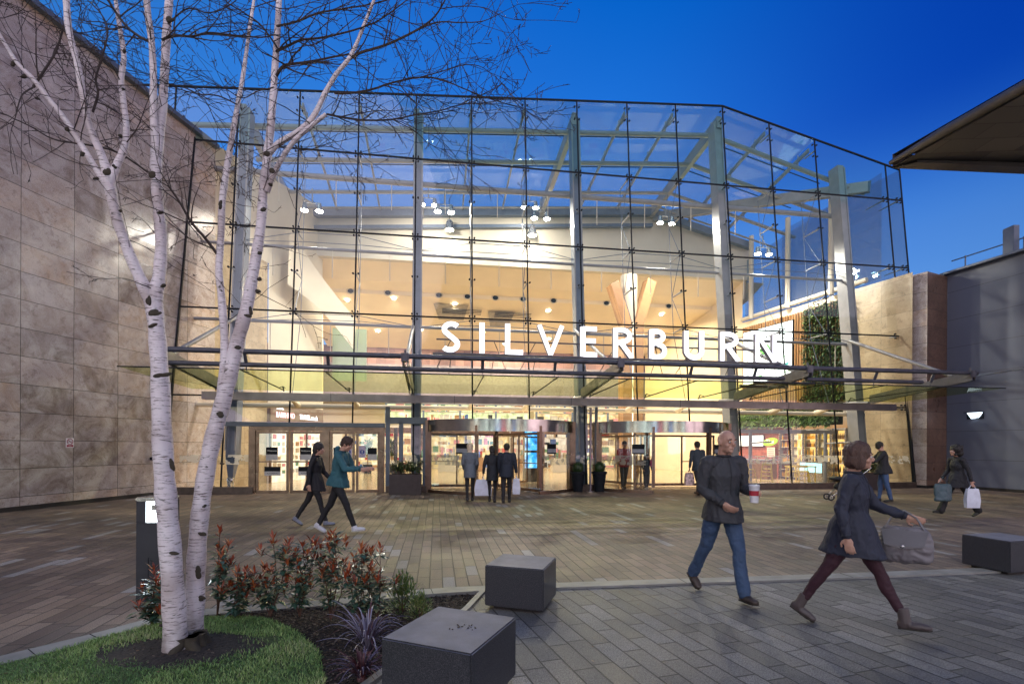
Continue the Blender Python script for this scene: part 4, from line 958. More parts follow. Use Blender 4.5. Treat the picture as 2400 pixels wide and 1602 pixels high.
t=onr('price_poster','white and pink price poster below the lime green sign','poster',6.35,.45,1.08); m=MB(); m.bx(-.25,.25,0,.02,0,.5); m.build('board',M['white'],t); m=MB(); [m.bx(-.19,.19,-.004,-.001,.08+k*.1,.12+k*.1) for k in range(4)]; m.build('poster_print',GOODS[4],t)
fgl=emat('fridge interior glow',(1,.60,.18),.42); amb=[pmat('bottle amber',(.55,.28,.04),.3,bump=0),pmat('bottle yellow',(.7,.55,.12),.3,bump=0),pmat('bottle brown',(.10,.03,.02),.3,bump=0),pmat('bottle clear',(.75,.72,.6),.3,bump=0)]
rg=random.Random(4)
for i,q in enumerate((5.55,4.85,4.15,3.45,2.75)):
    t=onr('drinks_fridge',['leftmost','second','middle','fourth','rightmost'][i]+' of five tall glowing drinks fridges full of bottles','fridge',q,.2,0,'drinks fridges along the bar')
    m=MB(); m.bx(-.34,.34,.10,.14,0,2.45); m.bx(-.34,-.31,-.25,.1,0,2.45); m.bx(.31,.34,-.25,.1,0,2.45); m.bx(-.34,.34,-.25,.1,2.38,2.45); m.build('casing',M['steel'],t)
    m=MB(); m.bx(-.30,.30,.085,.095,.1,2.35); m.build('lit_back',fgl,t)
    m=MB(); [m.bx(-.30,.30,-.18,.08,.1+k*.37,.115+k*.37) for k in range(6)]; m.build('shelf',M['white'],t)
    m=MB()
    for k in range(6):
        for j in range(8):
            if rg.random()<.93: m.m=(k*2+i)%4 if rg.random()<.75 else rg.randrange(4); x=-.27+j*.077; m.tube([(x,-.1,.12+k*.37),(x,-.1,.28+k*.37),(x,-.1,.32+k*.37),(x,-.1,.38+k*.37)],[.028,.028,.012,.012],6)
    m.build('bottles',amb,t)
    m=MB(); m.bx(-.34,-.29,-.29,-.25,0,2.45); m.bx(.29,.34,-.29,-.25,0,2.45); m.bx(.20,.22,-.33,-.30,.9,1.5); m.build('door_frame',M['chrome'],t)
lamp('AREA','bar_light',rwW(5.6,1.6,3.4),60,warm,5,rwW(5.6,.9,0),sy=.5)
b=MB(); b.beam((20.2,3.0,2.28),(26.6,3.0,2.28),.12,.16); b.build('bar_beam',M['steel'],G)
# living wall washer, counters
t=onr('bar_counter','long dark counter with wire mesh front below the fridges','counter',6.9,1.3,0); m=MB(); m.bx(-1.6,1.6,-.3,.3,.02,.92); m.build('counter_body',pmat('brown slatted counter',(.16,.08,.035),.5),t); m=MB(); m.bx(-1.7,1.7,-.36,.36,.925,.97); m.build('counter_top',M['steel'],t)
m=MB(); [m.bx(-1.58+k*.08,-1.572+k*.08,-.312,-.306,.05,.9) for k in range(40)]; [m.bx(-1.58,1.58,-.318,-.313,.08+k*.08,.088+k*.08) for k in range(11)]; m.build('mesh_front',GOODS[6],t)
t=onr('chiller_cabinet','low blue lit chiller cabinet behind the right hand planter','cabinet',3.3,1.0,0); m=MB(); m.bx(-.6,.6,-.3,.3,0,.95); m.build('cabinet_body',M['chrome'],t,bevel=.01); m=MB(); m.bx(-.55,.55,-.318,-.303,.45,.88); m.build('lit_glass',emat('cool cabinet glow',(.45,.9,1),.4),t)
# yellow high chairs and a table just inside the glass
yw=pmat('yellow painted wood',(.62,.45,.07),.45,bump=0)
def hichair(s,q,rz,lab,h=.98):
    t=thing('high_chair',lab,'chair',tuple(W(s,q,0)),A+rz,'yellow wooden chairs inside the window'); 
    for dx in(-1,1):
        for dy in(-1,1):
            m=MB(); m.tube([(dx*.24,dy*.22,0),(dx*.15,dy*.14,h*.72 if dy<0 else h*1.0)],.018,6); m.build('leg',yw,t)
    m=MB(); m.bx(-.18,.18,-.18,.16,h*.70,h*.73); m.build('seat',yw,t,bevel=.005)
    m=MB(); m.bx(-.16,.16,.13,.15,h*.88,h*1.0); m.build('backrest',yw,t,bevel=.004)
    for z in(.22,.42,.58):
        m=MB(); [m.tube([(-.23+z*.08,dy*.2,z),(.23-z*.08,dy*.2,z)],.012,5) for dy in(-1,1)]; m.build('rung',yw,t)
    return t
hichair(20.95,1.05,.3,'yellow ladder backed high chair nearest the bald man'); hichair(21.9,1.3,2.6,'yellow high chair beside the pale post inside the window'); hichair(22.85,1.0,1.2,'yellow wooden chair left of the market table',.85); hichair(23.6,1.35,-.5,'yellow wooden chair in front of the wire mesh counter',.85)
t=thing('dining_table','small yellow table with papers inside the right window','table',tuple(W(23.9,1.9,0)),A); m=MB(); m.bx(-.5,.5,-.35,.35,.76,.80); m.build('tabletop',yw,t,bevel=.005)
for dx in(-.45,.45):
    for dy in(-.3,.3): m=MB(); m.tube([(dx,dy,0),(dx,dy,.76)],.022,6); m.build('leg',yw,t)
m=MB(); rg=random.Random(2)
for k in range(9): m.m=rg.randrange(8); m.box((rg.uniform(-.4,.4),rg.uniform(-.25,.25),.815+rg.random()*.01),(.22,.14,.012),Matrix.Rotation(rg.random()*3,3,'Z'))
o=m.build('paper',GOODS,t)
for s in(21.45,24.9):
    t=thing('steel_post','pale round steel post inside the window, '+('beside the yellow high chairs' if s<23 else 'in front of the drinks fridges'),'post',tuple(W(s,1.7,0)),A); m=MB(); m.tube([(0,0,0),(0,0,2.2)],.07,12); m.build('post_shaft',M['steel'],t,smooth=True); m=MB(); m.tube([(0,0,1.75),(.0,-1.3,1.8)],.035,8); m.build('side_arm',M['steel'],t,smooth=True)
# advert totem in the mall, seen through the left revolving door
t=thing('advert_totem','tall mall totem with glowing blue picture screens behind the left revolving door','screen',tuple(W(12.85,4.6,0)),A); m=MB(); m.bx(-.42,.42,0,.22,0,2.5); m.build('casing',GOODS[2],t,bevel=.01)
bl_=NT('blue advert picture glow'); c=bl_.coord(); nn=bl_.noise(c,3.5,5,.6,1); bl_.set(color=(.02,.05,.1),emit=bl_.ramp(nn,[(.35,(.0,.03,.16)),(.5,(.02,.35,.85)),(.62,(.5,.85,1)),(.7,(.02,.02,.08))]),estr=.6)
for z0,z1 in((.62,1.30),(1.40,1.95),(2.02,2.38)): m=MB(); m.bx(-.36,.36,-.012,-.002,z0,z1); m.build('display',bl_.m,t)
# free standing things in the hall
def pottree(s,q,lab):
    t=thing('indoor_plant',lab,'plant',tuple(W(s,q,0)),0,'potted plants in the hall'); m=MB(); m.lathe((0,0,0),[(.2,0),(.27,.5),(.25,.5)],14); m.build('pot',GOODS[2],t); m=MB(); rg=random.Random(int(s*10))
    for k in range(260): a=rg.uniform(0,2*PI); e=rg.uniform(-.1,1.2); d=Vector((math.cos(a)*math.cos(e),math.sin(a)*math.cos(e),math.sin(e))); m.m=rg.randrange(3); leaf(m,Vector((0,0,.8+rg.random()*.9))+d*.15,d,rg.uniform(.2,.45),.07)
    m.build('foliage',lf,t); m=MB(); m.tube([(0,0,.45),(0,0,1.6)],.03,6); m.build('stem',M['wood'],t)
pottree(4.75,12,'tall leafy plant in the hall behind the left doors'); pottree(6.0,13,'leafy plant in the hall left of the dark posts')
for k,(s,q) in enumerate(((6.3,12),(6.55,12.6))):
    t=thing('hall_post','dark square post in the hall, '+('left' if k==0 else 'right')+' of a close pair','post',tuple(W(s,q,0)),A); m=MB(); m.bx(-.1,.1,-.1,.1,0,2.6); m.build('post_shaft',GOODS[2],t,bevel=.01); m=MB(); m.bx(-.2,.2,-.2,.2,0,.12); m.build('foot',GOODS[2],t)
rg=random.Random(11)
for k,(s,q,lab) in enumerate(((9.3,13.5,'low display stand with goods behind the left revolving door glass'),(10.9,14.2,'clothes display stand behind the walking couple'),(7.6,13.8,'clothes display stand behind the leafy planter'),(13.9,13,'display stand behind the potted box balls'),(16.1,12.4,'display stand behind the man in the red shirt'))):
    t=thing('display_stand',lab,'display',tuple(W(s,q,0)),A); m=MB(); m.bx(-.6,.6,-.3,.3,0,.85); m.build('stand_base',GOODS[6] if k%2 else M['white'],t,bevel=.01); m=MB()
    for j in range(14): m.m=rg.randrange(8); x=rg.uniform(-.5,.5); y=rg.uniform(-.2,.2); h=rg.uniform(.15,.7); m.bx(x-.06,x+.06,y-.05,y+.05,.86,.86+h)
    m.build('goods',GOODS,t)
# ================================================================ OPPOSITE BUILDING (behind the viewer, mirrored in stone and drums)
t=thing('opposite_building','dark building behind the viewer with lit shop windows','building',(0,-24,0)); m=MB(); m.bx(-40,40,-6,0,0,9); m.build('wall',gw,t)
rg=random.Random(6)
for k in range(14):
    m=MB(); x=-38+k*5.5; m.bx(x,x+3.6,.02,.08,.5,2.9); m.build('lit_window',emat('shop window glow %d'%k,[(.8,1,.9),(1,.85,.6),(1,.3,.3),(.4,.6,1)][rg.choice([0,0,1,1,2,3])],1.6),t)
    if k%2: m=MB(); m.bx(x,x+3.2,.02,.08,4.4,5.6); m.build('lit_window',emat('upper window glow %d'%k,(.8,1,.9),1.6),t)
# ================================================================ BIRCH TREE
DK=2400/2349
def tp(x,y,Y): return pix(x*DK,y*DK,Y)
bk=NT('white birch bark'); c=bk.coord(); mp=bk.n('Mapping'); bk.l(c,mp.inputs[0]); mp.inputs['Scale'].default_value=(7,7,60)
len1=bk.noise(mp.outputs[0],1.6,5,.7); mp2=bk.n('Mapping'); bk.l(c,mp2.inputs[0]); mp2.inputs['Scale'].default_value=(4,4,9)
scar=bk.noise(mp2.outputs[0],1.5,5,.6,dist=.8); big=bk.noise(c,2.5,5)
col=bk.ramp(big,[(.3,(.48,.40,.40)),(.5,(.74,.67,.70)),(.7,(.82,.76,.79))]); col=bk.mix(bk.ramp(len1,[(.54,(0,0,0)),(.62,(.9,.9,.9))]),col,(.14,.10,.095)); col=bk.mix(bk.ramp(scar,[(.63,(0,0,0)),(.68,(.95,.95,.95))]),col,(.06,.045,.035))
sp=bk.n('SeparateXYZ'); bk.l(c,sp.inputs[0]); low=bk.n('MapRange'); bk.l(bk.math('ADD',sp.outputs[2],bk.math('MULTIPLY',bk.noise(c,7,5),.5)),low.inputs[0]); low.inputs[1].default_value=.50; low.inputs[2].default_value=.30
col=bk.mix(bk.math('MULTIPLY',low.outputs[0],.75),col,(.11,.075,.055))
bk.set(color=col,rough=.62,normal=bk.bump(bk.math('ADD',len1,scar),.5,.01)); BARK=bk.m
TW=pmat('dark twig bark',(.045,.030,.026),.7,bump=0); SCAR=pmat('knot scar bark',(.05,.04,.028),.9,bump=.6,bscale=40)
BT=thing('birch_tree','white barked multi stemmed birch with bare twigs standing in the lawn','tree',(TREE[0],TREE[1],0))
BT0=Vector(BT.location)
def catmull(pl,n=4):
    o=[]
    for i in range(len(pl)-1):
        p0,p1,p2,p3=pl[max(0,i-1)],pl[i],pl[i+1],pl[min(len(pl)-1,i+2)]
        for k in range(n):
            t=k/n; o.append([.5*((2*b)+(-a+c_)*t+(2*a-5*b+4*c_-d)*t*t+(-a+3*b-3*c_+d)*t**3) for a,b,c_,d in zip(p0,p1,p2,p3)])
    o.append(list(pl[-1])); return o
ST=[ # x,y,radius(px in the 2349 wide frame),depth
 [(402,1540,44,3.78),(403,1500,34,3.8),(400,1400,29,3.82),(390,1250,27,3.85),(380,1130,26,3.88),(372,1000,24.5,3.9),(368,880,22.5,3.92),(360,760,20.5,3.95),(354,690,21,3.97),(364,640,16,3.98),(370,560,14.5,4.0),(363,470,13.5,4.02),(358,400,14,4.04),(360,340,15,4.06),(372,250,11.5,4.1),(378,160,10.5,4.15),(382,80,10.5,4.2),(388,0,9.5,4.25),(392,-60,9,4.3)],
 [(350,700,18,3.96),(332,660,16.5,3.94),(300,590,14,3.9),(268,500,13,3.86),(250,420,13,3.82),(235,360,10,3.8),(205,290,9,3.76),(190,215,8.5,3.72),(176,140,8,3.68),(158,70,8,3.65),(152,0,8,3.62),(148,-60,8,3.6)],
 [(250,430,12,3.82),(265,385,10,3.84),(288,330,8.5,3.88),(288,270,7.5,3.9),(278,190,7,3.93),(284,130,6.5,3.96),(276,70,6,4.0),(265,0,5,4.05),(260,-40,5,4.1)],
 [(256,440,11,3.82),(225,395,8,3.8),(185,330,7.5,3.76),(150,275,7,3.72),(110,225,6.5,3.68),(75,180,6,3.64),(40,145,5,3.6),(8,95,4.5,3.56),(-25,40,4,3.5)],
 [(360,350,12,4.05),(352,260,9,4.02),(352,180,8.5,4.0),(348,100,8,3.98),(338,20,8,3.95),(334,-50,7,3.92)],
 [(446,1530,38,4.0),(440,1480,30,4.02),(446,1400,25,4.03),(450,1300,24,4.05),(457,1200,23,4.07),(470,1100,22,4.1),(490,1000,21.5,4.12),(512,920,20.5,4.14),(530,850,19,4.16),(546,780,18,4.18),(565,710,16.5,4.2),(582,620,14.5,4.22),(598,520,13,4.25),(604,440,12.5,4.28),(612,370,11.5,4.3),(620,300,10.5,4.33),(626,230,9.5,4.36),(630,166,9,4.4),(636,80,8.5,4.44),(640,0,7.5,4.48),(642,-50,7,4.5)],
 [(616,352,9,4.3),(640,328,8,4.28),(690,298,7.5,4.26),(722,262,7,4.24),(745,215,6.5,4.22),(770,172,6,4.2),(798,138,5.5,4.18),(818,100,5,4.16),(838,50,4.5,4.14),(858,0,4,4.1),(870,-40,3.5,4.1)],
 [(612,440,8,4.27),(630,395,7,4.24),(655,350,6.5,4.22),(680,318,6.5,4.2),(715,288,6,4.2),(748,262,5,4.18)],
 [(502,985,10,4.12),(508,890,11,4.14),(516,800,11,4.16),(508,680,10,4.18),(502,620,9.5,4.2),(507,540,9,4.22),(510,460,9,4.24),(520,390,8.5,4.26),(533,310,7,4.3),(545,240,6,4.34),(557,176,5.5,4.38),(572,70,4.5,4.42),(586,-20,3.5,4.46)]]
TR=[]
b=MB()
for i,s in enumerate(ST):
    pl=catmull(s,4); pts=[];rs=[]
    for k,(x,y,r,Y) in enumerate(pl):
        p=tp(x,y,Y)-BT0; pts.append(p); wob=1+.05*math.sin(k*1.7+i)+.05*mnoise.noise((k*.9,i,0)); rs.append(r*DK*Y/1185*wob*.82)
    TR.append((pts,rs)); b.tube(pts,rs,14)
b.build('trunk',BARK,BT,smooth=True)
# knots and scars as raised dark lumps
rg=random.Random(21)
def knot(x,y,Y,w,h): 
    p=tp(x,y,Y)-BT0; b=MB(); rot=Matrix.Rotation(rg.uniform(-.35,.35),3,'Y'); k=DK*Y/1185
    for q in range(rg.randint(2,3)):
        w2,h2=w*rg.uniform(.5,.85),h*rg.uniform(.45,.8); o=Vector((rg.uniform(-.45,.45)*w*k,rg.uniform(-.003,.003),rg.uniform(-.45,.45)*h*k)); b.ball(p+o,(w2*k,.012,h2*k),10,rot)
    b.v=[tuple(Vector(v)+Vector((1,0,1))*(.0035*mnoise.noise(Vector(v)*70))+Vector((0,.002*mnoise.noise(Vector(v)*90),0))) for v in b.v]; b.build('knot',SCAR,BT)
for x,y,w,h in((356,717,17,9),(352,745,12,6),(371,862,20,7),(396,1068,8,16),(352,402,12,10),(366,487,11,6),(400,1268,14,7),(380,1292,9,4),(385,1390,14,8),(368,1432,7,5),(342,690,8,16),(375,655,7,5),(388,1340,8,4)): knot(x,y,3.78 if y>600 else 3.9,w,h)
for x,y,w,h in((567,725,14,6),(573,712,7,12),(545,795,9,6),(595,580,8,5),(597,640,6,5),(592,668,6,5),(505,950,10,8),(510,1062,6,5),(463,1225,12,6),(452,1310,10,16),(462,1372,15,9),(470,1160,6,4),(604,480,10,6),(622,390,9,6),(610,350,9,9),(620,425,7,5)): knot(x,y,4.0 if y>600 else 4.15,w,h)
for x,y,w,h in((175,131,7,8),(185,203,8,8),(32,147,7,6),(55,175,8,5),(155,298,8,6),(190,352,7,6),(245,392,8,12),(222,408,8,5),(284,118,5,6),(283,205,5,4),(276,313,7,5),(262,382,7,5),(86,225,6,5),(392,45,12,7),(276,485,5,5),(505,470,5,14)): knot(x,y,3.72,w,h)

# boughs and twigs
tw=MB(); rt=random.Random(17)
def twig(pts,rs): tw.tube(pts,rs,5 if rs[0]>.004 else 4,False)
def grow(p,d,L,r,lv):
    n=max(4,int(L/.07)); pts=[p.copy()]; rs=[r]; step=L/n; dd=d.normalized(); bend=Vector((rt.gauss(0,1),rt.gauss(0,1)*.8,rt.gauss(0,1)))*.05
    for k in range(n):
        dd=(dd+bend*.8+Vector((rt.gauss(0,1),rt.gauss(0,.8),rt.gauss(0,1)))*.10+Vector((0,0,-.012 if lv>1 else .004))).normalized()
        p=p+dd*step; pts.append(p.copy()); rs.append(max(.0019,r*(1-.75*(k+1)/n)))
        if lv<3 and k>0 and rt.random()<(.40 if lv==1 else .28):
            a=Vector((rt.gauss(0,1),rt.gauss(0,.8),rt.gauss(0,1))).normalized(); nd=(dd*.75+a*.75).normalized()
            grow(p,nd,L*rt.uniform(.3,.62)*(1-.5*k/n),max(.0012,rs[-1]*.65),lv+1)
        if lv>=2 and rt.random()<.4:
            a=Vector((rt.gauss(0,1),rt.gauss(0,1),rt.gauss(0,1))).normalized(); tw.tube([p,p+(dd+a).normalized()*rt.uniform(.012,.03)],[.0022,.0014],3)
    twig(pts,rs)
def bough(pl,dep0,dep1,r0,r1,children=1.0,cl=.55):
    pl=catmull([list(q) for q in pl],5); n=len(pl); pts=[];rs=[]
    for k,(x,y) in enumerate(pl):
        t=k/(n-1); p=tp(x,y,dep0+(dep1-dep0)*t)-BT0+Vector((0,0,.004*mnoise.noise((k*.8,r0*99,1)))); pts.append(p); rs.append(r0+(r1-r0)*t)
    twig(pts,rs)
    for k in range(2,n):
        if rt.random()<.62*children:
            d=(pts[k]-pts[k-1]).normalized(); a=Vector((rt.gauss(0,1),rt.gauss(0,.7),rt.gauss(0,1))).normalized(); grow(pts[k],(d*.7+a*.8),cl*rt.uniform(.35,1.1),max(.0024,rs[k]*.6),1)
BG=[([(372,92),(400,82),(440,84),(480,76),(540,82),(600,86),(628,80)],4.1,4.3,.011,.005),
 ([(632,178),(650,152),(680,146),(720,140),(760,132),(800,124)],4.4,4.0,.014,.006),([(798,138),(830,120),(880,105),(940,78),(985,50),(1010,20),(1030,-20)],4.2,3.9,.012,.005),
 ([(940,78),(1000,52),(1060,52),(1110,48),(1150,30)],3.9,3.7,.006,.002),([(1010,20),(1060,15),(1110,18),(1160,40),(1200,48)],3.9,3.7,.004,.0015),
 ([(634,118),(655,108),(690,92),(730,88),(780,78),(840,60),(880,40),(940,-5)],4.4,4.0,.012,.004),
 ([(636,60),(680,50),(730,30),(790,20),(850,10),(920,-10)],4.4,4.1,.010,.004),
 ([(768,214),(800,214),(850,206),(900,190),(960,178),(1010,182),(1060,202),(1110,222),(1160,238),(1200,250)],4.2,4.0,.010,.002),
 ([(750,262),(790,270),(840,276),(900,274),(950,264),(1000,256),(1060,240),(1110,236),(1170,224)],4.18,4.0,.009,.002),
 ([(960,178),(1010,165),(1060,150),(1100,152),(1140,180),(1165,205)],4.1,3.9,.005,.0015),([(900,274),(950,300),(985,330),(1020,345),(1055,370)],4.1,4.0,.004,.0012),
 ([(640,115),(600,60),(560,30),(520,5),(500,-20)],4.4,4.1,.008,.004),([(545,240),(500,220),(450,215),(400,200),(385,190)],4.3,4.1,.006,.003),
 ([(628,200),(590,210),(555,225),(520,205),(480,190),(430,170),(400,160)],4.35,4.1,.005,.002),([(500,585),(470,545),(440,510),(410,460),(385,425)],4.2,4.0,.013,.007),
 ([(385,425),(400,395),(450,372),(500,370)],4.0,4.1,.004,.002),([(77,200),(110,150),(130,115),(145,68)],3.66,3.75,.010,.005),([(77,200),(50,220),(35,270),(25,300)],3.66,3.5,.006,.002),
 ([(213,257),(225,215),(220,180),(235,130),(247,70),(230,30),(200,0)],3.8,3.9,.009,.004),([(340,395),(280,355),(230,337),(170,328),(120,318),(60,285),(0,258)],4.0,3.6,.008,.004),
 ([(350,100),(300,70),(260,20),(240,-20)],4.0,3.9,.011,.008),([(145,68),(90,50),(40,25),(0,0)],3.75,3.6,.004,.002),([(280,150),(240,100),(200,80),(180,40)],3.9,3.8,.005,.002),
 ([(350,300),(320,270),(295,255),(270,290),(255,320)],4.0,3.9,.004,.0015),([(520,390),(560,370),(600,380),(640,360),(700,350)],4.26,4.1,.004,.0015),
 ([(615,330),(660,335),(700,345),(750,330),(800,320)],4.3,4.1,.005,.0015),([(716,290),(760,320),(800,350),(830,350)],4.2,4.1,.003,.001),
 ([(380,60),(430,20),(480,30),(530,10),(560,-20)],4.2,4.1,.007,.003),([(368,190),(420,200),(470,230),(500,290),(540,330),(600,380)],4.1,4.25,.005,.0015),
 ([(800,124),(840,160),(880,190),(940,200),(990,220),(1030,250)],4.1,4.0,.004,.0013),([(745,215),(800,240),(850,245),(900,230)],4.2,4.1,.003,.001),([(585,-10),(640,20),(700,10),(760,-10)],4.4,4.2,.005,.002),([(838,60),(880,30),(930,50),(990,70),(1040,120),(1075,180)],4.1,3.9,.004,.0012)]
for g in BG: bough(*g)
for pts,rs in TR[:9]:
    for k in range(8,len(pts),2):
        if pts[k].z>2.6 and rt.random()<.55:
            a=Vector((rt.gauss(0,1),rt.gauss(0,.7),rt.gauss(0,.6)+.3)).normalized(); grow(pts[k],a,rt.uniform(.3,.85),rt.uniform(.0025,.005),1)
tw.build('twigs',TW,BT)
# root flare lumps
b=MB(); rg=random.Random(9)
for k in range(9):
    a=rg.uniform(0,2*PI); p=Vector((math.cos(a)*.10+.02,math.sin(a)*.09,.10)); q=Vector((math.cos(a)*rg.uniform(.28,.42),math.sin(a)*rg.uniform(.2,.3),.02)); b.tube([p+Vector((0,0,.05)),p,p.lerp(q,.4)+Vector((rg.uniform(-.02,.02),rg.uniform(-.02,.02),-.035)),p.lerp(q,.7)+Vector((rg.uniform(-.03,.03),rg.uniform(-.02,.02),-.035)),q-Vector((0,0,.03))],[.05,.05,.034,.022,.010],12)
b.build('root_flare',SCAR,BT,smooth=True)
# ================================================================ SHRUBS
red=[pmat('young red leaf',(.38,.07,.025),.4,bump=0),pmat('young orange leaf',(.48,.15,.045),.4,bump=0),pmat('young dark red leaf',(.20,.05,.025),.4,bump=0)]
gl=[pmat('glossy dark leaf',(.035,.075,.05),.28,bump=0),pmat('glossy blue green leaf',(.055,.105,.08),.28,bump=0),pmat('pale leaf underside',(.17,.19,.10),.5,bump=0)]
stemm=pmat('shrub stem',(.09,.045,.03),.6,bump=0)
def photinia(x,y,h,w,lab,seed,nst=5):
    rg=random.Random(seed); t=thing('red_tipped_shrub',lab,'shrub',(x,y,bedz(x,y)),0,'red tipped shrubs along the bed edge'); st=MB(); lv=MB(); rt_=MB()
    tips=[]
    for k in range(nst):
        a=rg.uniform(0,2*PI); sp_=rg.uniform(.5,1.5)*w; hh=h*rg.uniform(.4,.95) if k else h; p=Vector((0,0,0)); e=Vector((math.cos(a)*sp_,math.sin(a)*sp_*.6,hh)) if k else Vector((.02,0,hh)); mid=(p+e)/2+Vector((rg.uniform(-.05,.05),rg.uniform(-.04,.04),-.03))
        pl=[p,p.lerp(mid,.5)+Vector((0,0,.01)),mid,mid.lerp(e,.5)+Vector((0,0,.012)),e]; st.tube(pl,[.007,.0055,.0045,.0035,.0025],5); tips.append(e)
        for j in range(rg.randint(1,2)):
            q=pl[rg.choice([2,3])]; e2=q+Vector((rg.uniform(-.16,.16),rg.uniform(-.08,.08),rg.uniform(.06,.17))); st.tube([q,(q+e2)/2+Vector((0,0,-.01)),e2],[.003,.0025,.002],4); tips.append(e2)
        for j in range(24):
            tt=rg.uniform(.22,.96); i0=min(3,int(tt*4)); q=pl[i0].lerp(pl[i0+1],tt*4-i0); aa=rg.uniform(0,2*PI); d=Vector((math.cos(aa),math.sin(aa),rg.uniform(-.35,.6))); lv.m=rg.choice([0,0,1,1,2]); leaf(lv,q,d,rg.uniform(.085,.14),rg.uniform(.036,.055),droop=.25)
    for e in tips:
        for j in range(10): 
            aa=rg.uniform(0,2*PI); d=Vector((math.cos(aa)*.75,math.sin(aa)*.75,rg.uniform(.4,1.5))); rt_.m=rg.choice([0,0,1,2]); leaf(rt_,e-Vector((0,0,rg.uniform(-.01,.07))),d,rg.uniform(.06,.105),.021,droop=.12)
        for j in range(5):
            aa=rg.uniform(0,2*PI); lv.m=rg.choice([1,0,2]); leaf(lv,e-Vector((0,0,rg.uniform(.04,.09))),Vector((math.cos(aa),math.sin(aa),rg.uniform(-.2,.4))),.11,.045,droop=.2)
    st.build('stem',stemm,t); lv.build('foliage',gl,t); rt_.build('red_leaves',red,t)
def bp(x,y): 
    z=-(y*DK-1044)/1185; 
    Y=1.6/(-z); return (x*DK-1200)/1185*Y,Y
for x,y,h,w,lab,sd,ns in((350,1440,.50,.16,'low red tipped shrub half hidden left of the birch trunks in front of the bollard',31,5),(500,1418,.80,.10,'tall single stemmed red tipped shrub just right of the birch trunks',32,5),(540,1425,.42,.14,'low leafy red tipped shrub at the foot of the tall one',33,5),(622,1420,.72,.16,'red tipped shrub third from the birch with a branch reaching left',34,6),(690,1418,.70,.13,'red tipped shrub in the middle of the row with twin tall heads',35,6),(760,1425,.80,.15,'tallest bushy red tipped shrub in the middle of the bed',36,7),(825,1425,.66,.13,'red tipped shrub right of the tallest one behind the purple grass',37,6),(868,1418,.66,.07,'slender round leaved red tipped shrub at the right end of the row',38,3)):
    X,Y=bp(x,y); photinia(X,Y,h,w,lab,sd,ns)
def bush(name,lab,cat,loc,rx,rz,num,ls,mats,seed,group=None,lw=.35,up=.3,parent=None):
    rg=random.Random(seed); t=parent or thing(name,lab,cat,loc,0,group); m=MB()
    for k in range(num):
        a=rg.uniform(0,2*PI); e=rg.uniform(-.2,1.45); rr=rg.uniform(.35,1)**.6; n_=1+.25*mnoise.noise((math.cos(a)*2,math.sin(a)*2,e*2+seed)); d=Vector((math.cos(a)*math.cos(e),math.sin(a)*math.cos(e),math.sin(e)))
        p=Vector((d.x*rx*rr*n_,d.y*rx*rr*n_,abs(d.z)*rz*rr*n_)); m.m=rg.randrange(len(mats)); leaf(m,p,d+Vector((rg.uniform(-.6,.6),rg.uniform(-.6,.6),rg.uniform(-.3,.6)+up)),ls*rg.uniform(.6,1.3),ls*lw*rg.uniform(.7,1.2))
    m.build('foliage',mats,t); return t
X,Y=bp(925,1405); gy=[pmat('yellow green leaf',(.14,.19,.05),.45,bump=0),pmat('fresh green leaf',(.07,.14,.04),.45,bump=0),pmat('cream edged leaf',(.30,.33,.14),.45,bump=0)]
t=bush('green_shrub','bright green small leaved shrub behind the purple grass','shrub',(X,Y,0),.17,.36,700,.05,gy[:2],41,up=.5); m=MB(); [m.tube([(0,0,0),(math.cos(a)*.08,math.sin(a)*.08,.26)],[.004,.002],4) for a in range(6)]; m.build('stem',stemm,t)
X,Y=bp(965,1418); t=bush('variegated_shrub','small pale yellow green shrub at the right end of the bed','shrub',(X,Y,0),.12,.24,420,.045,gy,42,up=.4); m=MB(); [m.tube([(0,0,0),(math.cos(a)*.06,math.sin(a)*.06,.16)],[.004,.002],4) for a in range(5)]; m.build('stem',stemm,t)
pg=[pmat('purple grass blade',(.13,.10,.16),.35,bump=0),pmat('silver purple blade',(.30,.27,.36),.35,bump=0),pmat('maroon grass blade',(.10,.035,.04),.45,bump=0)]
def tuft(x,y,h,num,lab,seed,spread=.3,pal=(0,1,2)):
    X,Y=bp(x,y); rg=random.Random(seed); t=thing('purple_grass',lab,'grass',(X,Y,0),0,'purple strap leaved grasses in the bed'); m=MB()
    for k in range(num):
        a=rg.uniform(0,2*PI); sp_=rg.uniform(.15,1)*spread; hh=h*rg.uniform(.5,1); m.m=rg.choice(pal); n=8; w0=rg.uniform(.005,.010); d=Vector((math.cos(a),math.sin(a),0)); x_=Vector((-d.y,d.x,0)); vs=[]; dr=rg.uniform(.3,1.3)
        for i in range(n+1):
            u=i/n; p=d*(.015+sp_*u**1.3)+Vector((0,0,hh*(u*1.5-u*u*(.5+dr*.55)))); p.z=max(p.z,.01); ww=w0*(1-.85*u**2); vs+=[p-x_*ww+Vector((0,0,ww*.5)),p,p+x_*ww+Vector((0,0,ww*.5))]
        fs=[]
        for i in range(n): fs+=[(3*i,3*i+3,3*i+4,3*i+1),(3*i+1,3*i+4,3*i+5,3*i+2)]
        m.add(vs,fs)
    m.build('blades',pg,t); b_=MB(); b_.lathe((0,0,0),[(.035,0),(.02,.05)],8); b_.build('crown',pg[2],t)
tuft(845,1500,.50,85,'large tuft of silvery purple strap leaves beside the near granite block',51,.38,(0,1,1,0,2)); tuft(832,1560,.28,90,'low maroon brown grass tuft in front of the silvery purple one',52,.24,(2,2,0))
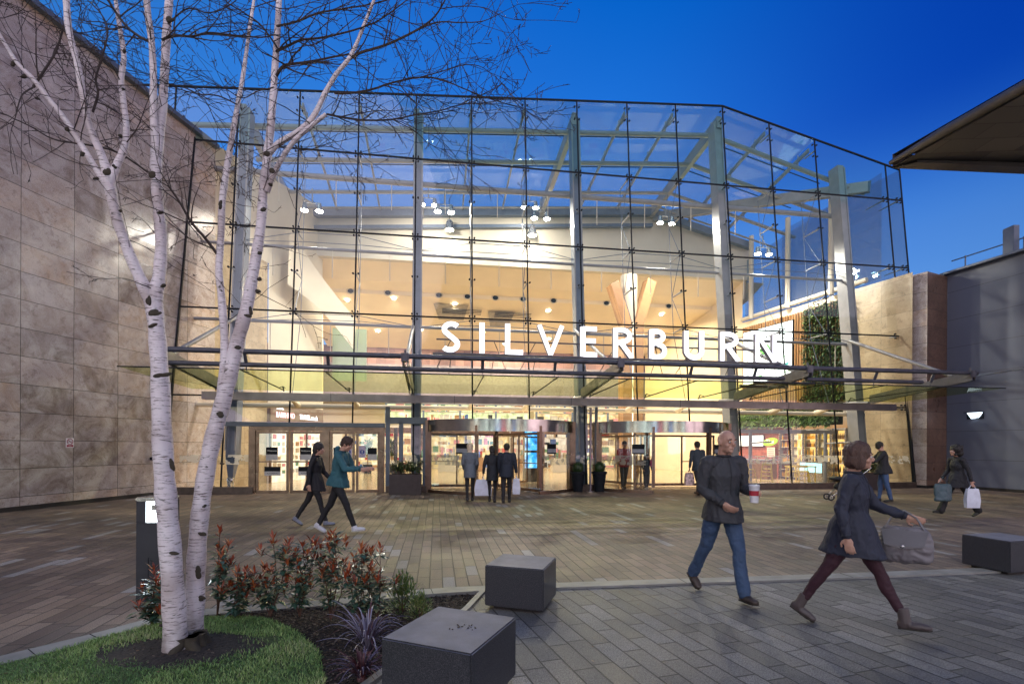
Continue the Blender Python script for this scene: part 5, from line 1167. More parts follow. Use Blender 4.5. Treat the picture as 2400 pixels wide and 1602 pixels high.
# ================================================================ GRANITE BLOCKS, BOLLARD, PLANTERS
gb_=NT('polished dark granite'); c=gb_.coord(); sp1=gb_.noise(c,170,3,.8); sp2=gb_.n('TexVoronoi'); sp2.inputs['Scale'].default_value=240; gb_.l(c,sp2.inputs['Vector'])
col=gb_.ramp(sp1,[(.32,(.010,.011,.016)),(.5,(.032,.033,.040)),(.68,(.12,.12,.13))]); gm_=gb_.n('NewGeometry'); sz=gb_.n('SeparateXYZ'); gb_.l(gm_.outputs[1],sz.inputs[0]); top_tone=gb_.math('MULTIPLY',gb_.math('GREATER_THAN',sz.outputs[2],.7),gb_.ramp(gb_.noise(c,5,6),[(.25,(.35,.35,.35)),(.7,(.70,.70,.70))]))
col=gb_.mix(top_tone,col,(.25,.245,.31)); gb_.set(color=col,rough=gb_.math('ADD',gb_.math('MULTIPLY',gb_.noise(c,3,5),.2),gb_.math('ADD',.22,gb_.math('MULTIPLY',gb_.math('GREATER_THAN',sz.outputs[2],.7),.38))),normal=gb_.bump(sp1,.12,.002)); GRAN=gb_.m  # upward faces mixed with paler bluish grey and made rougher
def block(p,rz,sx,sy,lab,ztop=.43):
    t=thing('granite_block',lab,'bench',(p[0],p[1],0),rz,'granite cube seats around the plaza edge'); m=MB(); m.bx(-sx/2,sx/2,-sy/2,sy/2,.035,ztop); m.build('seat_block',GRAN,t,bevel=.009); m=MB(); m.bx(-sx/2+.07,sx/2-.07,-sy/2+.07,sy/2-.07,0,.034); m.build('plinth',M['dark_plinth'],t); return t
def g0(u,v,z): Y=(1.6-z)/((v-1044-(u-1200)*.00436)/1185); return Vector(((u-1200)/1185*Y,Y))
def quadblock(pts,lab,z=.43):
    q=[g0(u,v,z) for u,v in pts]; c=sum(q,Vector((0,0)))/4; ex=(q[1]-q[0]+q[2]-q[3])/2; ey=(q[0]-q[3]+q[1]-q[2])/2; return block(c,math.atan2(ex.y,ex.x),ex.length,ey.length,lab,z)
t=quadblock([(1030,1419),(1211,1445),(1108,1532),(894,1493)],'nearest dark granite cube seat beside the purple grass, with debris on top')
m=MB(); rg=random.Random(3)
for k in range(16): m.box((.05+rg.gauss(0,.05),.02+rg.gauss(0,.03),.434),(rg.uniform(.004,.016),rg.uniform(.003,.008),.004),Matrix.Rotation(rg.random()*3,3,'Z'))
m.build('debris',TW,t)
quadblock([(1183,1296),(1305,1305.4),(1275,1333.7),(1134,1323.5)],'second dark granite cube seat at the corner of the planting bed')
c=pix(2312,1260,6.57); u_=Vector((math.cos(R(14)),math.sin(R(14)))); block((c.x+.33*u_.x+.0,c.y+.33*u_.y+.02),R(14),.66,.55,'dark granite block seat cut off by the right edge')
bm_=thing('bollard_light','square grey bollard lamp with lit window standing behind the birch trunk','bollard',(-3.67,5.25,0),R(4)); m=MB(); m.bx(-.15,.15,-.11,.11,0,.80); m.bx(-.15,-.06,-.11,.11,.80,1.02); m.bx(.12,.15,-.11,.11,.80,1.02); m.bx(-.06,.12,.08,.11,.80,1.02); m.build('post',pmat('bollard grey metal',(.022,.023,.032),.5,var=.1),bm_,bevel=.004)
m=MB(); m.bx(-.16,.16,-.12,.12,1.02,1.06); m.build('cap',M['chrome'],bm_,bevel=.012); m=MB(); m.bx(-.058,.118,-.10,-.09,.805,1.015); m.build('lamp_window',emat('bollard lamp glow',(.85,.95,1),3),bm_); m=MB(); m.bx(-.0,.11,-.112,-.101,.93,.985); m.build('lamp_reflector',M['chrome'],bm_); m=MB(); m.bx(-.03,-.026,-.113,-.109,.05,.45); m.lathe((-.0,-.113,.42),[(.012,0),(.012,.004)],10); m.build('access_panel',M['seal'],bm_)
lamp('AREA','bollard_lamp',(-3.6,5.08,.92),1.2,(.85,.95,1),.2,(-3.5,3,.2),sy=.15)
plm=pmat('dark brown planter',(.035,.025,.027),.5,var=.2); lfp=[pmat('laurel dark leaf',(.02,.045,.015),.35,bump=0),pmat('laurel green leaf',(.06,.11,.03),.3,bump=0),pmat('laurel light leaf',(.11,.15,.05),.35,bump=0)]
def planter(p,lab,seed,w=1.02,d=.45,h=.66):
    t=thing('planter',lab,'planter',(p.x,p.y,0),A); m=MB(); m.bx(-w/2,w/2,-d/2,d/2,.0,h); m.build('trough',plm,t,bevel=.008); m=MB(); m.bx(-w/2+.04,w/2-.04,-d/2+.04,d/2-.04,h,h+.008); m.build('soil',M['mulch'],t)
    rg=random.Random(seed); m=MB(); sm=MB()
    for k in range(40):
        x=rg.uniform(-w/2+.1,w/2-.1); y=rg.uniform(-d/2+.08,d/2-.08); e=Vector((x*1.25,y*1.3,h+rg.uniform(.25,.52))); sm.tube([(x,y,h),((x+e.x)/2,(y+e.y)/2,h+.15),e],[.006,.005,.003],5)
        for j in range(26):
            a=rg.uniform(0,2*PI); q=Vector((x,y,h)).lerp(e,rg.uniform(.3,1)); d_=Vector((math.cos(a),math.sin(a),rg.uniform(-.5,.5))); m.m=rg.choice([0,0,1,1,2]); leaf(m,q,d_,rg.uniform(.12,.20),.045,droop=.3)
    sm.build('stem',stemm,t); m.build('foliage',lfp,t)
planter(W(7.62,-.62),'dark rectangular planter of glossy leaves beside the left revolving door',61)
planter(W(24.75,-.55),'dark rectangular planter of glossy leaves before the right window',62,1.15,.45,.62)
def boxball(p,lab,seed):
    t=thing('topiary_pot',lab,'potted plant',(p.x,p.y,0),A,'box balls in tall black pots'); m=MB(); m.lathe((0,0,0),[(.16,0),(.24,.62),(.27,.63),(.27,.71),(.25,.71),(.24,.66)],28); m.build('pot',M['seal'],t,smooth=True)
    m=MB(); rg=random.Random(seed); m.ball((0,0,.84),.19,16)
    for k in range(1500):
        v=Vector((rg.gauss(0,1),rg.gauss(0,1),rg.gauss(0,1))).normalized(); m.m=rg.choice([0,0,1]); leaf(m,Vector((0,0,.84))+v*rg.uniform(.17,.21),v+Vector((rg.gauss(0,.5),rg.gauss(0,.5),rg.gauss(0,.5))),.03,.016)
    m.build('clipped_ball',lfp,t)
boxball(W(13.52,-.35),'left of two clipped box balls in tall black pots between the revolving doors',71); boxball(W(14.30,-.35),'right of two clipped box balls in tall black pots between the revolving doors',72)
t=thing('steel_pole','slim steel pole standing between the two potted box balls','pole',tuple(W(13.95,-.42,0)),A); m=MB(); m.tube([(0,0,0),(0,0,2.95)],.045,12); m.build('pole_shaft',M['gutter'],t,smooth=True); m=MB(); m.lathe((0,0,0),[(.12,0),(.12,.015),(.05,.03)],20); m.build('base_plate',M['chrome'],t)
# ================================================================ OVERHANGING ROOF AT UPPER RIGHT
RF=thing('overhanging_roof','grey brown overhanging roof corner of a neighbouring building at the upper right','roof',(10.5,14.0,0)); zt=9.3
rm=pmat('zinc roof edge',(.11,.098,.088),.42,metal=.5,var=.15,scale=2); rs_=NT('soffit panels'); c=rs_.coord(); br=rs_.n('TexBrick'); rs_.l(c,br.inputs[0]); br.inputs['Scale'].default_value=1; br.inputs['Brick Width'].default_value=1.1; br.inputs['Row Height'].default_value=.62; br.inputs['Mortar Size'].default_value=.008; br.inputs['Color1'].default_value=(.085,.073,.065,1); br.inputs['Color2'].default_value=(.15,.13,.112,1); br.inputs['Mortar'].default_value=(.03,.025,.02,1)
rs_.set(color=br.outputs[0],rough=.55)
a0=Vector((0,0,zt)); L1=Vector((.75,-3.05,0)); L2=Vector((4.1,.28,0))
m=MB(); P_=a0; inr=lambda u,v,z:a0+L1*u+L2*v+Vector((0,0,z))
m.add([inr(.0,.0,.06),inr(4,0,.06),inr(4,3,.55),inr(.0,3,.55)],[(0,1,2,3)]); m.add([inr(.0,.0,.40),inr(4,0,.40),inr(4,3,1.2),inr(.0,3,1.2)],[(3,2,1,0)]); m.build('soffit',rs_.m,RF)
m=MB(); e=[inr(0,0,.0),inr(4,0,.0)]; m.tube([inr(-.02,-.0,.20),inr(.4,-.0,.22),inr(4,0,.22)],[.06,.13,.15],14); m.build('left_edge',rm,RF,smooth=True)
m=MB(); m.add([inr(0,0,0.02),inr(0,3,0.02),inr(.12,3,.0),inr(.12,.08,.0),inr(0,0,.42),inr(0,3,.52)],[(0,1,2,3),(0,4,5,1)]); m.add([inr(.12,.08,.0),inr(.12,3,.0),inr(.12,3,.3),inr(.12,.08,.06)],[(0,1,2,3)]); m.build('front_fascia',rm,RF)
m=MB(); m.tube([inr(2.2,1.6,-zt),inr(2.2,1.6,0)],.22,20); m.build('support_column',rm,RF,smooth=True)

rg=random.Random(77); b=MB()
for k in range(70):
    x=rg.uniform(-3.6,2.5); y=rg.uniform(3.2,9.0)
    if inside((x,y),bedp): z=bedz(x,y)+(.045 if inside((x,y),LAWN) else .014)
    else: z=.006
    if -.9<x<.6 and 2.6<y<5.6: continue
    b.m=rg.randrange(3); leaf(b,Vector((x,y,z)),Vector((rg.gauss(0,1),rg.gauss(0,1),rg.uniform(-.05,.2))),rg.uniform(.02,.045),rg.uniform(.012,.022))
o=b.build('fallen_leaves',[pmat('dry leaf brown',(.16,.085,.04),.7,bump=0),pmat('dry leaf tan',(.30,.20,.11),.7,bump=0),pmat('dry leaf dark',(.06,.035,.025),.7,bump=0)]); tag(o,'small dry fallen leaves scattered over the lawn, bed and paving','leaves',kind='stuff')
# ================================================================ PEOPLE
def remesh(mb,name,m,parent,vox,smooth_it=6,fold=0,fs=(9,9,5)):
    me=bpy.data.meshes.new(name); me.from_pydata(mb.v,[],mb.f); bm=bmesh.new(); bm.from_mesh(me); bmesh.ops.recalc_face_normals(bm,faces=bm.faces); bm.to_mesh(me); bm.free()
    o=bpy.data.objects.new(name+'_tmp',me); COL.objects.link(o)
    r=o.modifiers.new('r','REMESH'); r.mode='VOXEL'; r.voxel_size=vox; s=o.modifiers.new('s','SMOOTH'); s.iterations=smooth_it; s.factor=.5
    bpy.context.view_layer.update(); me2=bpy.data.meshes.new_from_object(o.evaluated_get(bpy.context.evaluated_depsgraph_get())); bpy.data.objects.remove(o); bpy.data.meshes.remove(me)
    
    if fold:
        nv=len(me2.vertices); co=[0.0]*(nv*3); no=[0.0]*(nv*3); me2.vertices.foreach_get('co',co); me2.vertex_normals.foreach_get('vector',no)
        for i in range(nv):
            x,y,z=co[3*i:3*i+3]; n0=mnoise.noise((x*4,y*4,z*4)); n1=mnoise.noise((x*fs[0],y*fs[1],z*fs[2]+3*n0)); n2=mnoise.noise((x*fs[0]*2.3+7,y*fs[1]*2.3,z*fs[2]*2.6)); d_=fold*(1.2*n1+.56*(1-2*abs(n2)))
            co[3*i]=x+no[3*i]*d_; co[3*i+1]=y+no[3*i+1]*d_; co[3*i+2]=z+no[3*i+2]*d_
        me2.vertices.foreach_set('co',co); me2.update()
    me2.materials.clear(); me2.materials.append(m); me2.polygons.foreach_set('use_smooth',[True]*len(me2.polygons)); me2.name=name
    o=bpy.data.objects.new(name,me2); COL.objects.link(o); o.parent=parent; return o
def limb(b,pts,rs,n=12):
    for p,r in zip(pts,rs): b.ball(p,r if isinstance(r,tuple) else (r,r,r),n)
    for i in range(len(pts)-1):
        r0,r1=[(r if not isinstance(r,tuple) else min(r)) for r in (rs[i],rs[i+1])]; b.tube([pts[i],pts[i+1]],[r0,r1],n)
def loft(b,rings,n=16):
    """rings: (centre, rx, ry, xaxis, yaxis)"""
    vs=[]
    for c,rx,ry,X,Y in rings:
        for k in range(n):
            a=2*PI*k/n; vs.append(Vector(c)+X*(rx*math.cos(a))+Y*(ry*math.sin(a)))
    fs=[(i*n+k,i*n+(k+1)%n,(i+1)*n+(k+1)%n,(i+1)*n+k) for i in range(len(rings)-1) for k in range(n)]
    fs+=[tuple(range(n-1,-1,-1)),tuple((len(rings)-1)*n+k for k in range(n))]; b.add(vs,fs)
_mc={}
def hairmat(col):
    n=NT('hair strands'); c=n.coord(); mp=n.n('Mapping'); n.l(c,mp.inputs[0]); mp.inputs['Scale'].default_value=(90,90,14); f=n.noise(mp.outputs[0],2,4,.7)
    return n.set(color=n.ramp(f,[(.3,tuple(x*.4 for x in col)),(.7,tuple(x*1.5 for x in col))]),rough=.55,normal=n.bump(f,.9,.01))
def cm(name,col,rough=.75,bump=.35):
    k=(name,col)
    if k not in _mc:
        n=NT(name); c=n.coord(); mp=n.n('Mapping'); n.l(c,mp.inputs[0]); mp.inputs['Scale'].default_value=(1,1,.55)
        fold=n.noise(mp.outputs[0],9,4,.6,dist=.7); n.set(color=n.ramp(fold,[(.3,tuple(x*.75 for x in col)),(.7,col)]),rough=rough,normal=n.bump(n.math('ADD',fold,n.math('MULTIPLY',n.noise(c,220,2),.12)),bump,.02))
        _mc[k]=n.m
    return _mc[k]
SKIN=NT('skin'); c=SKIN.coord(); SKIN.set(color=SKIN.ramp(SKIN.noise(c,12,4),[(.3,(.42,.23,.165)),(.7,(.52,.31,.23))]),rough=.5); SKIN=SKIN.m
EYEW=pmat('eye white',(.6,.58,.55),.3,bump=0); EYED=pmat('eye iris',(.03,.02,.015),.2,bump=0); LIP=pmat('lip',(.35,.12,.10),.5,bump=0); BROW=pmat('eyebrow hair',(.05,.032,.022),.8,bump=0)
def person(label,pos,face,H=1.75,legs=((25,8),(-22,12)),arms=((-18,10,20,0),(20,10,25,0)),lean=3,head=(0,0),hair=('short',(.03,.02,.015)),top=('jumper',(.1,.1,.1)),topL=0.50,trou=('trousers',(.02,.02,.03)),shoe=('shoes',(.03,.03,.03)),vox=.012,bulk=1.0,flare=0,boot=0,female=False,hood=False,slim=1.0,extra=None):
    """pos: ground point between the feet; face: heading in degrees (0 = away from viewer, -90 = to the right)
    legs: (hip swing, knee bend) for right,left; arms: (swing, abduction, elbow bend, inward)"""
    T=thing('person',label,'person',(pos[0],pos[1],0),R(face)); S=H/1.75
    V=lambda x,y,z: Vector((x,y,z))
    sh=(.175 if female else .195)*S; hp=.085*S
    th,sk=.43*S,.42*S; pel=.0
    J={}
    for i,(a,kb) in enumerate(legs):
        sx=1 if i==0 else -1; h=V(sx*hp,0,0); d1=V(0,math.sin(R(a)),-math.cos(R(a))); k=h+d1*th; a2=a-kb; d2=V(-sx*.03,math.sin(R(a2)),-math.cos(R(a2))); an=k+d2*sk
        J['h%d'%i],J['k%d'%i],J['a%d'%i]=h,k,an
    # foot pitch: the trailing foot rises on its toes
    for i,(a,kb) in enumerate(legs):
        a2=a-kb; p=0
        if a2<-12: p=R(min(50,(-a2-8)*1.3))
        elif a2>12: p=-R(min(6,(a2-8)*.5))
        J['f%d'%i]=p
    def footlow(i): 
        an=J['a%d'%i]; p=J['f%d'%i]; toe=an.z-.075*S-math.sin(p)*.17*S; heel=an.z-.075*S+math.sin(p)*.055*S; return min(toe,heel)
    low=min(footlow(0),footlow(1)); dz=-low-.004
    for k in list(J): 
        if isinstance(J[k],Vector): J[k]=J[k]+V(0,0,dz)
    pel=dz
    tl=Matrix.Rotation(-R(lean),3,'X'); P=V(0,0,pel)
    tp_=lambda x,y,z: P+tl@V(x*S,y*S,z*S)
    X=V(1,0,0); Yt=tl@V(0,1,0)
    neck=tp_(0,-.01,.56); shz=.50
    hd=tp_(0,.03,.70)+V(0,math.sin(R(head[0]))*.05,-.01*abs(head[0])/20); hr=Matrix.Rotation(R(head[1]),3,'Z')@Matrix.Rotation(-R(lean*.5+head[0]),3,'X')
    hp_=lambda x,y,z: hd+hr@V(x*S,y*S,z*S)
    for i,(sw,ab,el,inw) in enumerate(arms):
        sx=1 if i==0 else -1; s0=tp_(sx*sh/S,0,shz); d=V(sx*math.sin(R(ab)),math.sin(R(sw))*math.cos(R(ab)),-math.cos(R(sw))*math.cos(R(ab))); e=s0+d*.29*S
        a2=sw+el; d2=V(sx*math.sin(R(ab))*.4-sx*math.sin(R(inw)),math.sin(R(a2)),-math.cos(R(a2))).normalized(); w_=e+d2*.25*S
        J['s%d'%i],J['e%d'%i],J['w%d'%i],J['d%d'%i]=s0,e,w_,d2
    # ---- body
    b=MB()
    b.ball(hp_(0,0,.02),(.076*S,.096*S,.10*S),16,hr); b.ball(hp_(0,.028,-.055),(.056*S,.066*S,.062*S),14,hr); b.ball(hp_(0,.075,-.088),(.026*S,.022*S,.02*S),8,hr)
    b.tube([hp_(0,.085,.02),hp_(0,.112,-.022)],[.009*S,.016*S],8); b.ball(hp_(0,.105,-.026),.015*S,8)
    b.ball(hp_(0,.088,-.058),(.026*S,.012*S,.011*S),8,hr)
    for sx in(-1,1): b.ball(hp_(sx*.078,-.005,-.01),(.010*S,.02*S,.032*S),8,hr); b.ball(hp_(sx*.035,.082,.028),(.028*S,.012*S,.010*S),8,hr); b.ball(hp_(sx*.042,.062,-.03),(.024*S,.024*S,.024*S),8,hr)
    limb(b,[tp_(0,-.02,.50),neck,hp_(0,-.02,-.06)],[.062*S,.054*S,.055*S])
    loft(b,[(tp_(0,0,.0),.12*S,.085*S,X,Yt),(tp_(0,0,.2),.105*S,.075*S,X,Yt),(tp_(0,0,.38),.13*S,.085*S,X,Yt),(tp_(0,-.01,.49),.13*S,.07*S,X,Yt)])
    for i in(0,1):
        limb(b,[tp_(0,0,.47),J['s%d'%i],J['e%d'%i],J['w%d'%i]],[.06*S,.045*S,.036*S,.025*S]); limb(b,[tp_(0,0,.02),J['h%d'%i],J['k%d'%i],J['a%d'%i]+V(0,0,.02*S)],[.07*S,.062*S,.04*S,.026*S])
        # hand
        w_=J['w%d'%i]; d=J['d%d'%i]; side=d.cross(X); 
        if side.length<.2: side=d.cross(V(0,1,0))
        side.normalize(); nrm=d.cross(side).normalized(); sx=1 if i==0 else -1
        pc=w_+d*.05*S; rot=Matrix((side,nrm,d)).transposed(); b.ball(pc,(.042*S,.017*S,.052*S),10,rot); b.tube([w_,pc],[.025*S,.022*S],10)
        curl=nrm*(-sx if nrm.x*sx>0 else sx)
        for f in range(4):
            o=side*(f-1.5)*.021*S; L=(.036,.042,.039,.030)[f]*S; q0=pc+d*.038*S+o; q1=q0+d*L+curl*.012*S; q2=q1+d*L*.6+curl*L*.75; limb(b,[q0,q1,q2],[.0098*S,.009*S,.008*S],8)
        tb=pc-d*.02*S+side*.036*S; limb(b,[tb,tb+side*.022*S+d*.022*S+curl*.008,tb+side*.024*S+d*.05*S+curl*.02],[.012*S,.0105*S,.009*S],8)
    remesh(b,'body',SKIN,T,vox,3)
    e=MB(); 
    for sx in(-1,1): e.m=0; e.ball(hp_(sx*.033,.086,.006),.011*S,8); e.m=1; e.ball(hp_(sx*.033,.0945,.006),.0052*S,6); e.m=2; e.ball(hp_(sx*.035,.0965,.034),(.02*S,.005*S,.005*S),6,hr)
    e.build('eyes',[EYEW,EYED,BROW],T,smooth=True)
    # ---- hair
    if hair:
        b=MB(); st=hair[0]; hm=hairmat(hair[1])
        if st=='short': b.ball(hp_(0,-.018,.042),(.092*S,.106*S,.100*S),16,hr); b.ball(hp_(0,-.055,-.01),(.080*S,.060*S,.078*S),12,hr)
        if st=='cropped': b.ball(hp_(0,-.022,.034),(.080*S,.090*S,.086*S),16,hr)
        if st in('long','bob','bun','curly'):
            b.ball(hp_(0,-.018,.042),(.096*S,.108*S,.105*S),16,hr); b.ball(hp_(0,-.05,-.03),(.092*S,.072*S,.09*S),12,hr)
            if st=='long': limb(b,[hp_(0,-.055,-.05),hp_(0,-.075,-.14),hp_(0,-.085,-.24)],[(.085*S,.05*S,.06*S),(.085*S,.045*S,.06*S),(.06*S,.035*S,.05*S)])
            if st=='bob':
                for sx in(-1,1): b.ball(hp_(sx*.078,-.012,-.045),(.026*S,.055*S,.075*S),10,hr)
            if st=='bun': b.ball(hp_(0,-.03,.145),(.042*S,.042*S,.035*S),10,hr)
            if st=='curly': b.ball(hp_(0,-.035,.05),(.135*S,.125*S,.13*S),14,hr); b.ball(hp_(0,-.07,-.04),(.13*S,.09*S,.10*S),12,hr)
            for q_ in range(26 if st=='curly' else 0): a_=q_*2.4; b.ball(hp_(.12*math.cos(a_)*math.cos(q_*.05),-.05+.10*math.sin(a_),.02+.10*math.sin(q_*1.7)),.032*S,6)
        remesh(b,'hair',hm,T,max(.007,vox),2,.010*S,(30,30,9))
    # ---- trousers
    b=MB(); q=1.0*slim; limb(b,[tp_(0,0,.05),P+V(0,0,.02*S)],[(.15*S*q,.105*S,.08*S),(.145*S*q,.11*S,.08*S)])
    loft(b,[(tp_(0,0,-.09),.12*S*q,.09*S,X,Yt),(tp_(0,0,.0),.155*S*q,.115*S,X,Yt),(tp_(0,0,.14),.14*S*q,.10*S,X,Yt)])
    for i in(0,1):
        h,k,a=J['h%d'%i],J['k%d'%i],J['a%d'%i]; dd=(k-a).normalized(); end=a+dd*(.0 if not boot else .10*S)
        mid=(h+k)/2; calf=k.lerp(a,.35)-V(0,.012*S,0)
        rs=[.092*S*q,.085*S*q,.064*S*q,.060*S*q*(1+flare*.1),.046*S*q*(1+flare)]
        limb(b,[h,mid,k,calf,end],rs)
    remesh(b,'trousers',cm(trou[0]+' cloth',trou[1]),T,vox,4,.007*S,(8,8,9))
    # ---- shoes
    for i in(0,1):
        b=MB(); a=J['a%d'%i]; p=J['f%d'%i]; rot=Matrix.Rotation(-p,3,'X'); f=lambda x,y,z: a+rot@V(x*S,y*S,z*S)
        b.ball(f(0,-.012,-.035),(.042*S,.056*S,.050*S),12,rot); b.ball(f(0,.075,-.045),(.047*S,.095*S,.036*S),12,rot); b.ball(f(0,.14,-.050),(.042*S,.050*S,.029*S),12,rot); b.tube([f(0,-.01,.02+.09*boot),f(0,.0,-.03)],[.048*S,.048*S],12)
        if boot: b.tube([f(0,-.035,-.03),f(0,-.04,-.072)],[.026*S,.022*S],10)
        remesh(b,'shoe',cm(shoe[0]+' leather',shoe[1],.5,.1),T,max(.008,vox*.8),2)
        sl=MB(); sm_=pmat('shoe sole',(.5,.5,.5) if shoe[1][0]>.3 else (.03,.025,.02),.6,bump=0)
        prof=[(-.055,-.03),(-.06,0),(-.055,.03),(.02,.036),(.10,.044),(.16,.036),(.185,0),(.16,-.036),(.10,-.044),(.02,-.034)]
        sl.add([f(y,x,-.062-.004) for x,y in prof]+[f(y,x,-.078) for x,y in prof],[tuple(range(9,-1,-1)),tuple(range(10,20))]+[(j,(j+1)%10,10+(j+1)%10,10+j) for j in range(10)]); so=sl.build('sole',sm_,T)
    # ---- top
    b=MB(); B=bulk; tz=.50-topL
    hy=.125+max(0,.16-(tz+.06))*.52; loft(b,[(tp_(0,.01,tz-.05),.178*S*B,hy*S*B,X,Yt),(tp_(0,.005,tz+.04),.172*S*B,(.122+(hy-.125)*.75)*S*B,X,Yt),(tp_(0,0,.08),.158*S*B,(.122+(hy-.125)*.32)*S*B,X,Yt),(tp_(0,0,.20),(.14 if female else .155)*S*B,.11*S*B,X,Yt),(tp_(0,.0,.36),.170*S*B,.122*S*B,X,Yt),(tp_(0,-.008,.46),.148*S*B,.10*S*B,X,Yt),(tp_(0,-.015,.525),.095*S*B,.075*S*B,X,Yt),(tp_(0,-.015,.555),.066*S,.064*S,X,Yt)])
    if female: b.ball(tp_(0,.07,.34),(.12*S,.06*S,.065*S),12)
    for i in(0,1):
        s0,e,w_=J['s%d'%i],J['e%d'%i],J['w%d'%i]; limb(b,[tp_((1 if i==0 else -1)*.08,-.005,.48),s0-V(0,0,.012*S),s0.lerp(e,.5),e,e.lerp(w_,.5),w_-(w_-e)*.04],[.062*S*B,.062*S*B,.054*S*B,.047*S*B,.042*S*B,.034*S*B])
    if hood: limb(b,[tp_(0,-.09,.52),tp_(0,-.10,.58)],[(.10*S,.05*S,.06*S),(.085*S,.04*S,.05*S)])
    tpo=remesh(b,'top',cm(top[0]+' cloth',top[1]),T,vox,4,.011*S,(10,10,6))
    trim=cm(top[0]+' trim',tuple(x*.6 for x in top[1]))
    def ringm(c_,rx,ry,X_,Y_,r_):
        m_=MB(); m_.tube([Vector(c_)+X_*(rx*math.cos(a*PI/10))+Y_*(ry*math.sin(a*PI/10)) for a in range(21)],r_,7,False); return m_
    for i in(0,1):
        w_=J['w%d'%i]; d=J['d%d'%i]; xx=d.cross(V(0,0,1)); xx=xx.normalized() if xx.length>.05 else V(1,0,0); yy=d.cross(xx).normalized(); ringm(w_-d*.012*S,.036*S*bulk,.036*S*bulk,xx,yy,.007*S).build('cuff',trim,tpo,smooth=True)
    ringm(tp_(0,-.012,.553),.068*S,.066*S,X,Yt,.014*S).build('collar',trim,tpo,smooth=True)
    m_=MB(); m_.tube([tp_(0,.075,.53),tp_(0,.112,.46),tp_(0,.132,.36),tp_(0,.122,.2),tp_(0,.130,max(tz,.05))],.004*S,5); m_.build('front_zip',trim,tpo)
    if extra: extra(T,J,tp_,hp_,S)
    return T
def carrier(T,p,w,h,m,lab=None,ax=0):
    b=MB(); t=.07; vs=[]
    for k,(z,sc,dd) in enumerate(((0,.8,1),(-.1,.95,1.2),(-h*.6,1.08,1.5),(-h,1,1.2))):
        for x,y in((-1,-1),(0,-1.25),(1,-1),(1,1),(0,1.25),(-1,1)): vs.append((p.x+y*t*.5*dd, p.y+x*w/2*sc+.01*mnoise.noise((x*3,z*9,k)), p.z-.10+z))
    if ax: vs=[(p.x+(y_-p.y),p.y+(x_-p.x),z_) for x_,y_,z_ in vs]
    fs=[(i*6+j,i*6+(j+1)%6,(i+1)*6+(j+1)%6,(i+1)*6+j) for i in range(3) for j in range(6)]+[(5,4,3,2,1,0),(18,19,20,21,22,23)]
    b.add(vs,fs); 
    for y in(-1,1): b.tube([(p.x+y*.01,p.y-w*.28,p.z-.10),(p.x,p.y,p.z+.01),(p.x+y*.01,p.y+w*.28,p.z-.10)],.006,5,False)
    t_=thing('carrier_bag',lab,'bag',T.matrix_basis@Vector((0,0,0)),T.rotation_euler.z); b.build('bag_body',m,t_,smooth=True); return t_
bagw=pmat('white plastic bag',(.62,.66,.78),.4,var=.12,bump=.4,bscale=14); bagd=pmat('dark shopping bag',(.05,.09,.11),.5,bump=.2,bscale=14); bagg=pmat('grey leather handbag',(.17,.155,.17),.5,bump=.3,bscale=30)
# man in the foreground with a red and white cup
def cup(T,J,tp_,hp_,S):
    p=J['w1']+J['d1']*.085*S+Vector((.018,.022,.01)); t=thing('paper_cup','large red and white striped paper cup held by the bald man in the foreground','cup',T.matrix_basis@p,T.rotation_euler.z)
    m=MB(); m.lathe((0,0,-.10),[(.038,0),(.044,.07)],24); m.build('cup_body',pmat('cup white',(.72,.70,.72),.5,bump=0),t,smooth=True); m=MB(); m.lathe((0,0,-.03),[(.0445,0),(.0475,.05)],24); m.build('red_band',pmat('cup red',(.45,.03,.05),.5,bump=0),t,smooth=True)
    m=MB(); m.lathe((0,0,.02),[(.0475,0),(.050,.04),(.053,.045),(.050,.055),(.046,.06)],24); m.build('lid',pmat('cup lid white',(.7,.7,.74),.4,bump=0),t,smooth=True)
person('bald man in dark jumper and blue jeans in the foreground holding a striped cup',(2.24,5.38),-166,1.79,legs=((-20,16),(20,6)),arms=((-4,10,58,36),(2,10,84,30)),lean=2,head=(4,6),hair=None,top=('charcoal zip jumper',(.045,.047,.055)),topL=.56,trou=('blue denim',(.045,.085,.17)),shoe=('brown trainer',(.07,.05,.04)),vox=.0065,bulk=1.08,flare=.35,extra=cup)
def handbag(T,J,tp_,hp_,S):
    w_=J['e1']; p=w_.lerp(J['w1'],.97)
    t=thing('handbag','slouchy grey leather handbag hanging from the forearm of the striding woman','bag',T.matrix_basis@p,T.rotation_euler.z); b=MB(); X_,Y_=Vector((1,0,0)),Vector((0,1,0))
    loft(b,[((.02,0,-.40),.045,.15,X_,Y_),((.02,0,-.37),.075,.185,X_,Y_),((.02,.01,-.28),.085,.20,X_,Y_),((.02,.01,-.18),.055,.175,X_,Y_),((.02,0,-.10),.018,.15,X_,Y_)]); bo=remesh(b,'bag_body',bagg,t,.009,3,.014,(9,9,7))
    b=MB(); b.slab([(.055,-.16,-.12),(.055,.17,-.12),(.108,.14,-.25),(.112,0,-.28),(.108,-.13,-.25)],(.008,0,0)); b.build('bag_flap',pmat('bag flap grey',(.13,.12,.13),.45,bump=.2),t,bevel=.003)
    b=MB(); b.ball((.122,0,-.255),(.006,.016,.016),8); b.build('buckle',M['chrome'],t); b=MB()
    for x in(-.01,.045): b.tube([(x,-.13,-.11),(x*.6,-.085,-.01),(x*.3,0,.045),(x*.6,.085,-.01),(x,.14,-.11)],.007,6)
    b.build('handle',pmat('bag strap grey',(.2,.19,.2),.5,bump=0),t,smooth=True)
